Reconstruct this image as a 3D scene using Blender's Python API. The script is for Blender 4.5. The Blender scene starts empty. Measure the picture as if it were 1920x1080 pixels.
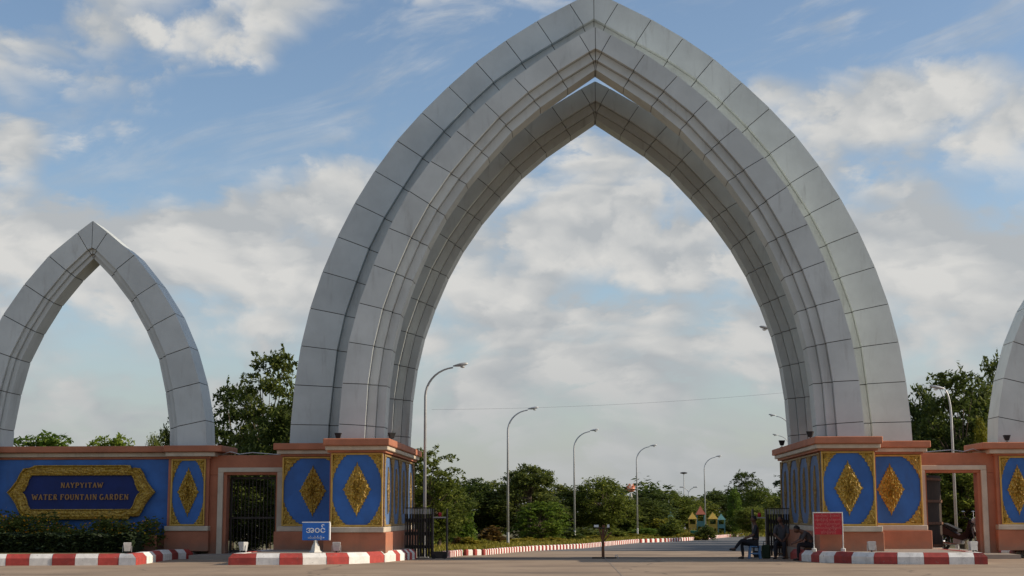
import bpy, bmesh, math, random
import numpy as np
from mathutils import Vector, Matrix

scene = bpy.context.scene
COL = scene.collection
R = math.radians

# ------------------------------------------------------------------ camera
cam_d = bpy.data.cameras.new('camera')
cam_d.sensor_width = 36.0
cam_d.lens = 52.5
cam_d.clip_start = 0.1
cam_d.clip_end = 8000.0
cam = bpy.data.objects.new('camera', cam_d)
COL.objects.link(cam)
cam.matrix_world = (Matrix.Translation((-0.784, 0.0, 1.42)) @ Matrix.Rotation(R(2.30), 4, 'Z')
                    @ Matrix.Rotation(R(98.56), 4, 'X') @ Matrix.Rotation(R(-0.119), 4, 'Z'))
scene.camera = cam

# ------------------------------------------------------------------ exposure
scene.view_settings.view_transform = 'Standard'
scene.view_settings.look = 'None'
scene.view_settings.exposure = 0.0
scene.view_settings.gamma = 1.0
scene.view_settings.use_curve_mapping = False
scene.render.resolution_x = 1024
scene.render.resolution_y = 576
scene.cycles.max_bounces = 6
scene.cycles.transparent_max_bounces = 8

# ------------------------------------------------------------------ sun
SUN_EL, SUN_AZ = 27.5, 90.35          # azimuth clockwise from +Y (the view into the garden)
sun_d = bpy.data.lights.new('sun', 'SUN')
sun_d.energy = 4.7
sun_d.angle = R(0.53)
sun_d.color = (1.0, 0.86, 0.68)
sun = bpy.data.objects.new('sun', sun_d)
COL.objects.link(sun)
sv = Vector((math.sin(R(SUN_AZ)) * math.cos(R(SUN_EL)), math.cos(R(SUN_AZ)) * math.cos(R(SUN_EL)), math.sin(R(SUN_EL))))
sun.rotation_euler = sv.to_track_quat('Z', 'Y').to_euler()
sun.location = sv * 60

# ------------------------------------------------------------------ sky with clouds
world = bpy.data.worlds.new('World')
scene.world = world
world.use_nodes = True
wn, wl = world.node_tree.nodes, world.node_tree.links
wn.clear()


class G:
    """Tiny expression builder for math nodes."""
    def __init__(s, tree): s.t = tree
    def m(s, op, a, b=None, c=None, clamp=False):
        n = s.t.nodes.new('ShaderNodeMath'); n.operation = op; n.use_clamp = clamp
        for i, v in enumerate((a, b, c)):
            if v is None: continue
            if isinstance(v, (int, float)): n.inputs[i].default_value = v
            else: s.t.links.new(v, n.inputs[i])
        return n.outputs[0]
    def noise(s, vec, scale, detail=6, rough=.55, dist=0.0):
        n = s.t.nodes.new('ShaderNodeTexNoise')
        n.inputs['Scale'].default_value = scale; n.inputs['Detail'].default_value = detail
        n.inputs['Roughness'].default_value = rough; n.inputs['Distortion'].default_value = dist
        s.t.links.new(vec, n.inputs['Vector'])
        return n.outputs[0]
    def xyz(s, x, y, z):
        n = s.t.nodes.new('ShaderNodeCombineXYZ')
        for i, v in enumerate((x, y, z)):
            if isinstance(v, (int, float)): n.inputs[i].default_value = v
            else: s.t.links.new(v, n.inputs[i])
        return n.outputs[0]
    def mix(s, fac, a, b):
        n = s.t.nodes.new('ShaderNodeMix'); n.data_type = 'RGBA'
        for sock, v in ((n.inputs[0], fac), (n.inputs[6], a), (n.inputs[7], b)):
            if isinstance(v, (int, float)): sock.default_value = v
            elif isinstance(v, tuple): sock.default_value = (*v, 1.0)
            else: s.t.links.new(v, sock)
        return n.outputs[2]
    def smooth(s, v, lo, hi, t0=0.0, t1=1.0):
        n = s.t.nodes.new('ShaderNodeMapRange'); n.interpolation_type = 'SMOOTHSTEP'
        n.inputs['From Min'].default_value = lo; n.inputs['From Max'].default_value = hi
        n.inputs['To Min'].default_value = t0; n.inputs['To Max'].default_value = t1
        s.t.links.new(v, n.inputs['Value'])
        return n.outputs[0]


g = G(world.node_tree)
sky = wn.new('ShaderNodeTexSky')
sky.sky_type = 'NISHITA'; sky.sun_disc = False
sky.sun_elevation = R(SUN_EL); sky.sun_rotation = R(SUN_AZ)
sky.air_density = 1.0; sky.dust_density = .9; sky.ozone_density = 1.5
SKY = 0.135
tc = wn.new('ShaderNodeTexCoord')
sep = wn.new('ShaderNodeSeparateXYZ')
wl.new(tc.outputs['Generated'], sep.inputs[0])
dx, dy, dz = sep.outputs
az = g.m('ARCTAN2', dx, dy)
el = g.m('ARCSINE', dz)
# layered cloud texture in azimuth and elevation, flattened towards the horizon like real cloud decks
elc = g.m('MAXIMUM', el, 0.0)
warp = g.m('MULTIPLY', g.m('POWER', g.m('ADD', elc, 0.02), 0.85), 1.55)
p1 = g.xyz(az, warp, 3.7)
n1 = g.noise(p1, 6.5, 10, .60, .25)
p2 = g.xyz(g.m('MULTIPLY', az, .8), g.m('MULTIPLY', warp, 1.1), 9.1)
n2 = g.noise(p2, 2.6, 4, .5, .2)
# the same field sampled a little towards the sun: its slope lights the edges
p3 = g.xyz(g.m('ADD', az, -.035), g.m('ADD', warp, -.05), 3.7)
n3 = g.noise(p3, 6.5, 6, .56, .25)
# wisps
pw = g.xyz(g.m('ADD', g.m('MULTIPLY', az, 1.0), g.m('MULTIPLY', el, .9)), g.m('MULTIPLY', g.m('SUBTRACT', el, g.m('MULTIPLY', az, .35)), 3.2), 1.3)
nw = g.noise(pw, 5.0, 9, .62, .7)
BLOBS = [
    (-0.1859, 0.2626, 0.075, 0.0339, -0.55),
    (-0.0694, 0.2982, 0.0679, 0.0393, -0.5),
    (0.1793, 0.3184, 0.1179, 0.0268, -0.6),
    (0.1345, 0.2521, 0.0179, 0.0143, -0.25),
    (-0.2769, 0.2291, 0.0429, 0.0214, -0.2),
    (-0.3619, 0.3044, 0.0214, 0.0214, -0.1),
    (-0.3007, 0.3096, 0.0607, 0.0214, 0.25),
    (-0.3686, 0.2352, 0.025, 0.0286, 0.35),
    (-0.1562, 0.2124, 0.0571, 0.0286, 0.3),
    (0.2257, 0.2572, 0.0929, 0.0321, 0.42),
    (0.2726, 0.1791, 0.0643, 0.0393, 0.3),
    (0.0291, 0.2059, 0.0821, 0.0393, 0.22),
    (-0.0402, 0.1315, 0.0321, 0.0196, 0.4),
    (0.0569, 0.1414, 0.0571, 0.0286, -0.1),
    (-0.3096, 0.186, 0.0714, 0.0286, 0.2),
    (-0.2403, 0.1679, 0.0571, 0.0286, 0.2)]
cov = g.m('ADD', g.m('MULTIPLY', g.m('SUBTRACT', n1, .5), 1.7), g.m('MULTIPLY', g.m('SUBTRACT', n2, .5), .9))
def puff(x, y):
    v = wn.new('ShaderNodeTexVoronoi'); v.feature = 'F1'; v.inputs['Scale'].default_value = 12.0
    v.inputs['Detail'].default_value = 2.0; v.inputs['Roughness'].default_value = .5
    wl.new(g.xyz(x, y, g.m('MULTIPLY', n2, .6)), v.inputs['Vector'])
    return v.outputs['Distance']
wob = g.m('MULTIPLY', g.m('SUBTRACT', n1, .5), .16)
azw, waw = g.m('ADD', az, wob), g.m('SUBTRACT', warp, wob)
pf = puff(azw, waw)
pf2 = puff(g.m('ADD', azw, -.016), g.m('ADD', waw, -.016))
cov = g.m('ADD', cov, g.m('MULTIPLY', g.m('SUBTRACT', .52, pf), .42))
cov = g.m('ADD', cov, g.smooth(el, .13, .27, .50, .20))
for (a, e, ra, re, amp) in BLOBS:
    u = g.m('DIVIDE', g.m('SUBTRACT', az, a), ra)
    v = g.m('DIVIDE', g.m('SUBTRACT', el, e), re)
    q = g.m('EXPONENT', g.m('MULTIPLY', g.m('ADD', g.m('MULTIPLY', u, u), g.m('MULTIPLY', v, v)), -1.0))
    cov = g.m('ADD', cov, g.m('MULTIPLY', q, amp))
cumulus = g.smooth(cov, .0, .42)
wisp = g.m('MULTIPLY', g.smooth(nw, .47, .74), g.smooth(el, .16, .27, 0.0, .6))
alpha = g.m('MAXIMUM', cumulus, wisp)
lit = g.m('ADD', g.m('MULTIPLY', g.m('SUBTRACT', n1, n3), 2.6), .42)
lit = g.m('ADD', lit, g.m('MULTIPLY', g.m('SUBTRACT', pf2, pf), 1.5))
lit = g.m('ADD', lit, g.m('MULTIPLY', g.m('SUBTRACT', n2, .5), .8), clamp=True)
ccol = g.mix(lit, (.45, .475, .495), (.68, .675, .655))
sk = wn.new('ShaderNodeVectorMath'); sk.operation = 'SCALE'
wl.new(sky.outputs[0], sk.inputs[0]); sk.inputs['Scale'].default_value = SKY
base = sk.outputs[0]
col = g.mix(alpha, base, ccol)
hazef = g.m('MULTIPLY', g.smooth(el, -.02, .17, 1.0, 0.0), .88)
hz = g.mix(g.smooth(n2, .35, .65), (.39, .415, .43), (.475, .485, .48))
col = g.mix(hazef, col, hz)
bg = wn.new('ShaderNodeBackground'); bg.inputs['Strength'].default_value = 1.0
wl.new(col, bg.inputs['Color'])
wo = wn.new('ShaderNodeOutputWorld')
wl.new(bg.outputs[0], wo.inputs['Surface'])

# ------------------------------------------------------------------ materials
def new_mat(name):
    m = bpy.data.materials.new(name); m.use_nodes = True
    nt = m.node_tree
    return m, nt, nt.nodes['Principled BSDF']


def paint(name, col, rough=.6, var=.12, scale=1.5, bump=0.0, bscale=30, metal=0.0, rand=0.0, grime=0.0, grime_col=(.05, .045, .04), splash=0.0, chip=0.0):
    m, nt, b = new_mat(name)
    q = G(nt)
    t = nt.nodes.new('ShaderNodeTexCoord')
    n = q.noise(t.outputs['Object'], scale, 8, .6)
    dark = tuple(c * (1 - var) for c in col); light = tuple(min(1, c * (1 + var)) for c in col)
    c = q.mix(q.smooth(n, .3, .7), dark, light)
    if rand:
        oi = nt.nodes.new('ShaderNodeObjectInfo')
        hs = nt.nodes.new('ShaderNodeHueSaturation')
        nt.links.new(c, hs.inputs['Color'])
        nt.links.new(q.m('ADD', q.m('MULTIPLY', oi.outputs['Random'], 2 * rand), 1 - rand), hs.inputs['Value'])
        c = hs.outputs['Color']
    if grime:
        sp = nt.nodes.new('ShaderNodeMapping'); sp.inputs['Scale'].default_value = (1.0, 1.0, .18)
        nt.links.new(t.outputs['Object'], sp.inputs['Vector'])
        gn = q.noise(sp.outputs[0], 3.1, 8, .68, .4)
        c = q.mix(q.m('MULTIPLY', q.smooth(gn, .52, .78), grime), c, grime_col)
    if splash:
        z = nt.nodes.new('ShaderNodeSeparateXYZ'); nt.links.new(t.outputs['Object'], z.inputs[0])
        ln = q.m('ADD', z.outputs[2], q.m('MULTIPLY', q.noise(t.outputs['Object'], 4.0, 6, .7), -.5))
        c = q.mix(q.smooth(ln, .05, .42, splash, 0.0), c, (.20, .15, .11))
    if chip:
        cn = q.noise(t.outputs['Object'], 11.0, 8, .72, .5)
        c = q.mix(q.m('MULTIPLY', q.smooth(cn, .60, .66), chip), c, (.25, .225, .2))
    nt.links.new(c, b.inputs['Base Color'])
    b.inputs['Roughness'].default_value = rough
    b.inputs['Metallic'].default_value = metal
    if bump:
        bn = nt.nodes.new('ShaderNodeBump'); bn.inputs['Strength'].default_value = bump
        bn.inputs['Distance'].default_value = .02
        nt.links.new(q.noise(t.outputs['Object'], bscale, 6, .6), bn.inputs['Height'])
        nt.links.new(bn.outputs[0], b.inputs['Normal'])
    return m


M = {}
M['panel'] = paint('aluminium_panel', (.50, .54, .535), .55, .08, .9, metal=.0, rand=.055, grime=.5, grime_col=(.25, .25, .235))
M['core'] = paint('dark_joint', (.06, .06, .06), .8)
M['terra'] = paint('terracotta_paint', (.41, .15, .078), .75, .15, 1.3, .25, 40, grime=.36, grime_col=(.17, .075, .05), splash=.55)
M['cream'] = paint('cream_paint', (.52, .45, .35), .7, .14, 2.0, .15, 40, grime=.45, grime_col=(.2, .16, .12))
M['blue'] = paint('blue_paint', (.022, .118, .385), .55, .18, 1.2, .12, 30, grime=.38, grime_col=(.03, .06, .14))
M['navy'] = paint('navy_plaque', (.004, .018, .115), .75, .15, 2.0, .1, 30)
M['red'] = paint('red_kerb_paint', (.36, .045, .035), .7, .18, 5.0, .3, 40, rand=.15, grime=.6, grime_col=(.10, .05, .045), chip=.6)
M['white'] = paint('white_kerb_paint', (.72, .70, .66), .7, .12, 5.0, .3, 40, rand=.08, grime=.6, grime_col=(.24, .22, .2), chip=.6)
M['signblue'] = paint('sign_blue', (.012, .14, .52), .4, .05, 3)
M['signred'] = paint('sign_red', (.44, .010, .022), .5, .08, 3)
M['signwhite'] = paint('sign_white', (.78, .78, .78), .5, .05, 3)
M['pinkwhite'] = paint('faded_lettering', (.66, .20, .18), .5, .1, 9)
M['steel'] = paint('galvanised_steel', (.50, .51, .52), .45, .1, 4, metal=.35)
M['darkiron'] = paint('dark_iron', (.035, .028, .024), .5, .25, 6, metal=.3)
M['lightiron'] = paint('bare_picket', (.36, .35, .34), .45, .2, 6, metal=.3)
M['black'] = paint('black_plastic', (.014, .014, .015), .75, .2, 6)
M['rust'] = paint('rusty_post', (.15, .065, .03), .8, .35, 9, .4, 40)
M['lampglass'] = paint('lamp_glass', (.72, .72, .70), .2, .05, 4)
M['lampbox'] = paint('floodlight_grey', (.50, .50, .48), .5, .15, 6)
M['bark'] = paint('bark', (.10, .075, .05), .9, .3, 8, .6, 25)
M['concrete'] = None
M['skin'] = paint('skin', (.13, .06, .036), .6, .08, 6)
M['shirtgrey'] = paint('grey_shirt', (.06, .06, .066), .9, .2, 6)
M['shirtdark'] = paint('dark_shirt', (.022, .025, .032), .9, .2, 6)
M['shirtblue'] = paint('dusty_shirt', (.07, .066, .07), .9, .2, 6)
M['trousers'] = paint('dark_trousers', (.016, .016, .022), .9, .2, 6)
M['shoe'] = paint('shoe', (.012, .011, .011), .6, .2, 6)
M['hair'] = paint('hair', (.010, .009, .008), .7, .2, 20)
M['stoolblue'] = paint('blue_plastic', (.10, .22, .42), .4, .06, 5)
M['wood'] = paint('brown_wood', (.14, .075, .035), .7, .3, 7, .3, 30)
M['darkwood'] = paint('dark_wood', (.035, .02, .013), .85, .3, 7)
M['baggreen'] = paint('bag_green', (.018, .035, .014), .8, .2, 6)
M['green'] = paint('bin_green', (.02, .13, .09), .5, .15, 5)
M['yellow'] = paint('play_yellow', (.42, .28, .05), .7, .1, 4)
M['orange'] = paint('play_red', (.34, .10, .06), .7, .12, 4)
M['teal'] = paint('play_teal', (.09, .22, .22), .5, .12, 4)
M['mint'] = paint('play_mint', (.16, .28, .21), .5, .12, 4)
M['pink'] = paint('petal_pink', (.68, .27, .16), .6, .15, 6)
M['chrome'] = paint('chrome', (.6, .6, .6), .2, .05, 6, metal=.9)
M['tyre'] = paint('rubber', (.015, .015, .015), .8, .2, 20)
M['mototred'] = paint('scooter_paint', (.03, .008, .008), .55, .1, 5)
M['stone_white'] = paint('pale_stone', (.6, .58, .53), .8, .15, 6)


def gold_mat():
    m, nt, b = new_mat('gold_relief'); q = G(nt)
    t = nt.nodes.new('ShaderNodeTexCoord')
    n = q.noise(t.outputs['Object'], 22, 6, .65)
    v = nt.nodes.new('ShaderNodeTexVoronoi'); v.inputs['Scale'].default_value = 16
    nt.links.new(t.outputs['Object'], v.inputs['Vector'])
    c = q.mix(q.smooth(n, .35, .65), (.36, .21, .022), (.58, .39, .065))
    c = q.mix(q.m('MULTIPLY', q.smooth(v.outputs['Distance'], .35, .7), .45), c, (.16, .075, .012))
    nt.links.new(c, b.inputs['Base Color'])
    b.inputs['Roughness'].default_value = .45; b.inputs['Metallic'].default_value = .12
    bp = nt.nodes.new('ShaderNodeBump'); bp.inputs['Strength'].default_value = .8; bp.inputs['Distance'].default_value = .03
    nt.links.new(q.m('ADD', q.m('MULTIPLY', v.outputs['Distance'], -1.0), n), bp.inputs['Height'])
    nt.links.new(bp.outputs[0], b.inputs['Normal'])
    return m


M['gold'] = gold_mat()
M['blueshade'] = paint('shaded_blue_paint', (.075, .14, .28), .7, .2, 3.0, .2, 30, grime=.5, grime_col=(.12, .10, .08))  # field blue greyed for the drive sides: their shade is put into the colour
M['goldshade'] = paint('shaded_gold', (.27, .175, .055), .6, .3, 14, .5, 30)  # darker copy of the gold, shade and distance painted in for the drive sides
M['goldplain'] = paint('gold_trim', (.52, .32, .06), .45, .12, 5, metal=.1)
M['letter'] = paint('gilt_letter', (.34, .18, .06), .5, .12, 9, metal=.1)


def ground_mat(name, c1, c2, scale, stain, stain_amt, rough=.85, fine=60, cracks=False):
    m, nt, b = new_mat(name); q = G(nt)
    t = nt.nodes.new('ShaderNodeTexCoord'); o = t.outputs['Object']
    c = q.mix(q.smooth(q.noise(o, scale, 8, .6), .3, .7), c1, c2)
    c = q.mix(q.m('MULTIPLY', q.smooth(q.noise(o, fine, 4, .7), .4, .8), .35), c, tuple(x * .6 for x in c1))
    mp = nt.nodes.new('ShaderNodeMapping'); mp.inputs['Scale'].default_value = (.35, 1.0, 1.0)
    nt.links.new(o, mp.inputs['Vector'])
    c = q.mix(q.m('MULTIPLY', q.smooth(q.noise(mp.outputs[0], .45, 7, .65, .6), .48, .72), stain_amt), c, stain)
    if cracks:
        v = nt.nodes.new('ShaderNodeTexVoronoi'); v.feature = 'DISTANCE_TO_EDGE'; v.inputs['Scale'].default_value = .16
        wv = nt.nodes.new('ShaderNodeVectorMath'); wv.operation = 'ADD'
        nn = nt.nodes.new('ShaderNodeTexNoise'); nn.inputs['Scale'].default_value = .9; nn.inputs['Detail'].default_value = 6
        nt.links.new(o, nn.inputs['Vector']); nt.links.new(o, wv.inputs[0]); nt.links.new(nn.outputs[1], wv.inputs[1])
        nt.links.new(wv.outputs[0], v.inputs['Vector'])
        c = q.mix(q.m('MULTIPLY', q.smooth(v.outputs['Distance'], .0, .010, 1.0, 0.0), .6), c, tuple(x * .35 for x in c1))
    nt.links.new(c, b.inputs['Base Color']); b.inputs['Roughness'].default_value = rough
    bp = nt.nodes.new('ShaderNodeBump'); bp.inputs['Strength'].default_value = .35; bp.inputs['Distance'].default_value = .015
    nt.links.new(q.noise(o, fine, 6, .7), bp.inputs['Height']); nt.links.new(bp.outputs[0], b.inputs['Normal'])
    return m


M['plaza'] = ground_mat('plaza_concrete', (.275, .20, .135), (.36, .268, .185), .5, (.15, .11, .076), .9, cracks=True)
M['asphalt'] = ground_mat('asphalt', (.10, .10, .10), (.14, .138, .135), .5, (.075, .07, .065), .5)
M['soil'] = ground_mat('garden_soil', (.10, .09, .035), (.16, .145, .05), .6, (.09, .06, .035), .6)
M['pave'] = ground_mat('pavement_concrete', (.27, .23, .19), (.34, .29, .24), .8, (.17, .14, .11), .5)


def leaf_mat(name, dark, light, tip, trans=.35):
    m, nt, b = new_mat(name); q = G(nt)
    geo = nt.nodes.new('ShaderNodeNewGeometry')
    r = geo.outputs['Random Per Island']
    oi = nt.nodes.new('ShaderNodeObjectInfo')
    c = q.mix(r, dark, light)
    c = q.mix(q.smooth(r, .86, 1.0, 0, .8), c, tip)
    hs = nt.nodes.new('ShaderNodeHueSaturation')
    nt.links.new(c, hs.inputs['Color'])
    nt.links.new(q.m('ADD', q.m('MULTIPLY', oi.outputs['Random'], .5), .75), hs.inputs['Value'])
    nt.links.new(q.m('ADD', q.m('MULTIPLY', oi.outputs['Random'], -.03), .515), hs.inputs['Hue'])
    nt.links.new(hs.outputs[0], b.inputs['Base Color'])
    b.inputs['Roughness'].default_value = .65; b.inputs['Specular IOR Level'].default_value = .25
    tr = nt.nodes.new('ShaderNodeBsdfTranslucent'); nt.links.new(hs.outputs[0], tr.inputs['Color'])
    mx = nt.nodes.new('ShaderNodeMixShader'); mx.inputs[0].default_value = trans
    nt.links.new(b.outputs[0], mx.inputs[1]); nt.links.new(tr.outputs[0], mx.inputs[2])
    out = [n for n in nt.nodes if n.type == 'OUTPUT_MATERIAL'][0]
    nt.links.new(mx.outputs[0], out.inputs['Surface'])
    return m


M['leaf'] = leaf_mat('leaf_mid_green', (.075, .105, .018), (.175, .21, .035), (.31, .32, .06), .5)
M['leafdark'] = leaf_mat('leaf_dark_green', (.042, .064, .015), (.115, .15, .028), (.21, .23, .05), .45)
M['leafbright'] = leaf_mat('leaf_bright_green', (.09, .15, .018), (.20, .28, .035), (.33, .37, .07), .45)
M['leafyellow'] = leaf_mat('leaf_yellow_green', (.16, .15, .012), (.30, .26, .025), (.42, .33, .03))
M['leafred'] = leaf_mat('leaf_russet', (.10, .05, .015), (.19, .10, .025), (.25, .15, .03))
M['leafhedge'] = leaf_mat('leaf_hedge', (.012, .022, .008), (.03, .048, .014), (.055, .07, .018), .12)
M['flower'] = leaf_mat('marigold', (.55, .16, .01), (.70, .36, .02), (.8, .55, .05), .2)
M['grass'] = leaf_mat('grass_blades', (.13, .13, .018), (.28, .25, .03), (.40, .32, .05))

# ------------------------------------------------------------------ mesh helpers
class MB:
    def __init__(s): s.v = []; s.f = []
    def add(s, vs, fs):
        n = len(s.v); s.v += [tuple(p) for p in vs]; s.f += [tuple(i + n for i in f) for f in fs]; return s
    def box(s, x0, x1, y0, y1, z0, z1, bev=0.0):
        if x0 > x1: x0, x1 = x1, x0
        if y0 > y1: y0, y1 = y1, y0
        if z0 > z1: z0, z1 = z1, z0
        if bev <= 0:
            return s.add([(x0, y0, z0), (x1, y0, z0), (x1, y1, z0), (x0, y1, z0), (x0, y0, z1), (x1, y0, z1), (x1, y1, z1), (x0, y1, z1)],
                         [(0, 3, 2, 1), (4, 5, 6, 7), (0, 1, 5, 4), (1, 2, 6, 5), (2, 3, 7, 6), (3, 0, 4, 7)])
        bm = bmesh.new(); bmesh.ops.create_cube(bm, size=1)
        for v in bm.verts:
            v.co = Vector(((x0 + x1) / 2 + v.co.x * (x1 - x0), (y0 + y1) / 2 + v.co.y * (y1 - y0), (z0 + z1) / 2 + v.co.z * (z1 - z0)))
        bmesh.ops.bevel(bm, geom=bm.edges[:], offset=bev, segments=1, affect='EDGES', profile=.5)
        bm.verts.index_update()
        s.add([v.co[:] for v in bm.verts], [[v.index for v in f.verts] for f in bm.faces]); bm.free(); return s
    def prism(s, poly, y0, y1):
        """polygon in (x, z) extruded along y; poly counter-clockwise seen from -y"""
        n = len(poly)
        a = sum(poly[i][0] * poly[(i + 1) % n][1] - poly[(i + 1) % n][0] * poly[i][1] for i in range(n))
        if a < 0: poly = poly[::-1]
        vs = [(x, y0, z) for x, z in poly] + [(x, y1, z) for x, z in poly]
        fs = [tuple(range(n)), tuple(range(2 * n - 1, n - 1, -1))]
        for i in range(n):
            j = (i + 1) % n
            fs.append((i, i + n, j + n, j))
        return s.add(vs, fs)
    def prism_z(s, poly, z0, z1):
        n = len(poly)
        a = sum(poly[i][0] * poly[(i + 1) % n][1] - poly[(i + 1) % n][0] * poly[i][1] for i in range(n))
        if a < 0: poly = poly[::-1]
        vs = [(x, y, z1) for x, y in poly] + [(x, y, z0) for x, y in poly]
        fs = [tuple(range(n)), tuple(range(2 * n - 1, n - 1, -1))]
        for i in range(n):
            j = (i + 1) % n
            fs.append((i, i + n, j + n, j))
        return s.add(vs, fs)
    def tube(s, pts, r, n=8, caps=True):
        pts = [Vector(p) for p in pts]
        rs = r if isinstance(r, (list, tuple)) else [r] * len(pts)
        vs = []; fs = []
        prev = None
        for i, p in enumerate(pts):
            d = (pts[min(i + 1, len(pts) - 1)] - pts[max(i - 1, 0)])
            d = d.normalized() if d.length > 1e-9 else Vector((0, 0, 1))
            ref = Vector((0, 0, 1)) if abs(d.z) < .95 else Vector((0, 1, 0))
            if prev is None: a = d.cross(ref).normalized()
            else: a = (prev - d * prev.dot(d)); a = a.normalized() if a.length > 1e-6 else d.cross(ref).normalized()
            prev = a
            b = d.cross(a)
            for k in range(n):
                t = 2 * math.pi * k / n
                vs.append(p + (a * math.cos(t) + b * math.sin(t)) * rs[i])
        for i in range(len(pts) - 1):
            for k in range(n):
                k2 = (k + 1) % n
                fs.append((i * n + k, i * n + k2, (i + 1) * n + k2, (i + 1) * n + k))
        if caps:
            fs.append(tuple(range(n - 1, -1, -1))); fs.append(tuple(range((len(pts) - 1) * n, len(pts) * n)))
        return s.add(vs, fs)
    def lathe(s, prof, c=(0, 0, 0), n=16):
        vs = []; fs = []
        for r, z in prof:
            for k in range(n):
                t = 2 * math.pi * k / n
                vs.append((c[0] + r * math.cos(t), c[1] + r * math.sin(t), c[2] + z))
        for i in range(len(prof) - 1):
            for k in range(n):
                k2 = (k + 1) % n
                fs.append((i * n + k, i * n + k2, (i + 1) * n + k2, (i + 1) * n + k))
        fs.append(tuple(range(n - 1, -1, -1))); fs.append(tuple(range((len(prof) - 1) * n, len(prof) * n)))
        return s.add(vs, fs)
    def rot(s, mat):
        s.v = [tuple(mat @ Vector(p)) for p in s.v]; return s
    def mesh(s, name, mat, off=(0, 0, 0), smooth=False):
        me = bpy.data.meshes.new(name)
        me.from_pydata([(p[0] - off[0], p[1] - off[1], p[2] - off[2]) for p in s.v], [], s.f)
        me.update()
        if mat: me.materials.append(mat)
        if smooth:
            for p in me.polygons: p.use_smooth = True
        return me


def tag(o, label=None, cat=None, group=None, kind=None):
    if label: o['label'] = label
    if cat: o['category'] = cat
    if group: o['group'] = group
    if kind: o['kind'] = kind
    return o


def empty(name, loc, label, cat, group=None, rz=0):
    o = bpy.data.objects.new(name, None); COL.objects.link(o)
    o.location = loc; o.rotation_euler = (0, 0, rz); o.empty_display_size = .2
    return tag(o, label, cat, group)


def link(name, me, parent=None, loc=None):
    o = bpy.data.objects.new(name, me); COL.objects.link(o)
    if parent: o.parent = parent
    if loc: o.location = loc
    return o


def part(root, name, mb, mat, parent=None, smooth=False):
    """mb in world coordinates; root an unrotated Empty"""
    return link(name, mb.mesh(name, mat, root.location, smooth), parent or root)


def lpart(root, name, mb, mat, parent=None, smooth=False):
    """mb in the root's own coordinates"""
    return link(name, mb.mesh(name, mat, (0, 0, 0), smooth), parent or root)


def copy_tree(o, parent=None):
    c = o.copy(); COL.objects.link(c)
    if parent: c.parent = parent
    for ch in list(o.children): copy_tree(ch, c)
    return c


def struct(name, mb, mat, smooth=False):
    return tag(link(name, mb.mesh(name, mat, (0, 0, 0), smooth)), kind='structure')


GZ = .07          # level of the forecourt


def gz(y):
    return GZ if y < 44 else GZ - .0175 * (y - 44) if y < 52 else max(-.07 - .005 * (y - 52), -1.2)


# ------------------------------------------------------------------ ground, plaza, road
def strip_sheet(left, right, dz):
    mb = MB()
    for i in range(len(left) - 1):
        a, b, c, d = left[i], right[i], right[i + 1], left[i + 1]
        mb.add([(p[0], p[1], gz(p[1]) + dz) for p in (a, b, c, d)], [(0, 1, 2, 3)])
    return mb


ys = [-400, -40, 20, 44, 46, 48, 50, 52, 60, 70, 90, 120, 160, 220, 278, 300, 600, 1200, 4000]
xs = [-4000, -800, -200, -80, -30, 0, 30, 80, 200, 800, 4000]
mb = MB()
mb.add([(x, y, gz(y)) for y in ys for x in xs],
       [(j * len(xs) + i, j * len(xs) + i + 1, (j + 1) * len(xs) + i + 1, (j + 1) * len(xs) + i) for j in range(len(ys) - 1) for i in range(len(xs) - 1)])
struct('ground', mb, M['soil'])
# concrete forecourt: in front of the gate and through it
KERB = [
    (-4.9, 49.0),
    (-4.885, 52.16),
    (-4.712, 53.56),
    (-3.941, 54.28),
    (-3.612, 56.32),
    (-2.982, 59.4),
    (-2.448, 61.32),
    (-1.444, 63.92),
    (-0.345, 66.98),
    (0.6, 71.8),
    (1.715, 77.7),
    (2.8, 83.08),
    (4.46, 85.96),
    (6.227, 91.34),
    (14.0, 125.0),
    (24.0, 150.0)]
lft = [p for p in KERB if p[1] >= 59.9]
rgt = [(p[0] + 13.5 - .02 * (p[1] - 60), p[1] + .01) for p in lft]
struct('road', strip_sheet(lft, rgt, .008), M['asphalt'])
PL = [(-70, -60), (-70, 30), (-70, 44), (-70, 46.5), (-13.2, 46.6), (-13.1, 47.1)] + [(p[0] + .05, p[1]) for p in KERB if p[1] < 59.9] + [(KERB[[p[1] >= 59.9 for p in KERB].index(True)][0], KERB[[p[1] >= 59.9 for p in KERB].index(True)][1])]
PRX = lambda y: 70 if y < 46.55 else 14.5 if y < 49.01 else 12.6
struct('plaza', strip_sheet(PL, [(PRX(p[1]), p[1]) for p in PL], .004), M['plaza'])

# expansion joints sawn into the forecourt
for name, a, b in (('joint', (.35, 20.0), (.15, 48.0)), ('joint', (-9.0, 20.0), (-9.3, 41.0)), ('joint', (9.6, 20.0), (9.75, 41.0))):
    dxy = Vector((b[0] - a[0], b[1] - a[1])).normalized(); nrm = Vector((-dxy.y, dxy.x)) * .010
    struct('expansion_joint', MB().add([(a[0] - nrm.x, a[1] - nrm.y, GZ + .009), (b[0] - nrm.x, b[1] - nrm.y, GZ + .009), (b[0] + nrm.x, b[1] + nrm.y, GZ + .009), (a[0] + nrm.x, a[1] + nrm.y, GZ + .009)], [(3, 2, 1, 0)]), M['pave'])

struct('gate_track', MB().box(-5.85, 5.9, 47.25, 47.37, gz(47.3) - .01, gz(47.3) + .02), M['darkiron'])

# ------------------------------------------------------------------ painted kerbs
KH = .37


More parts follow.
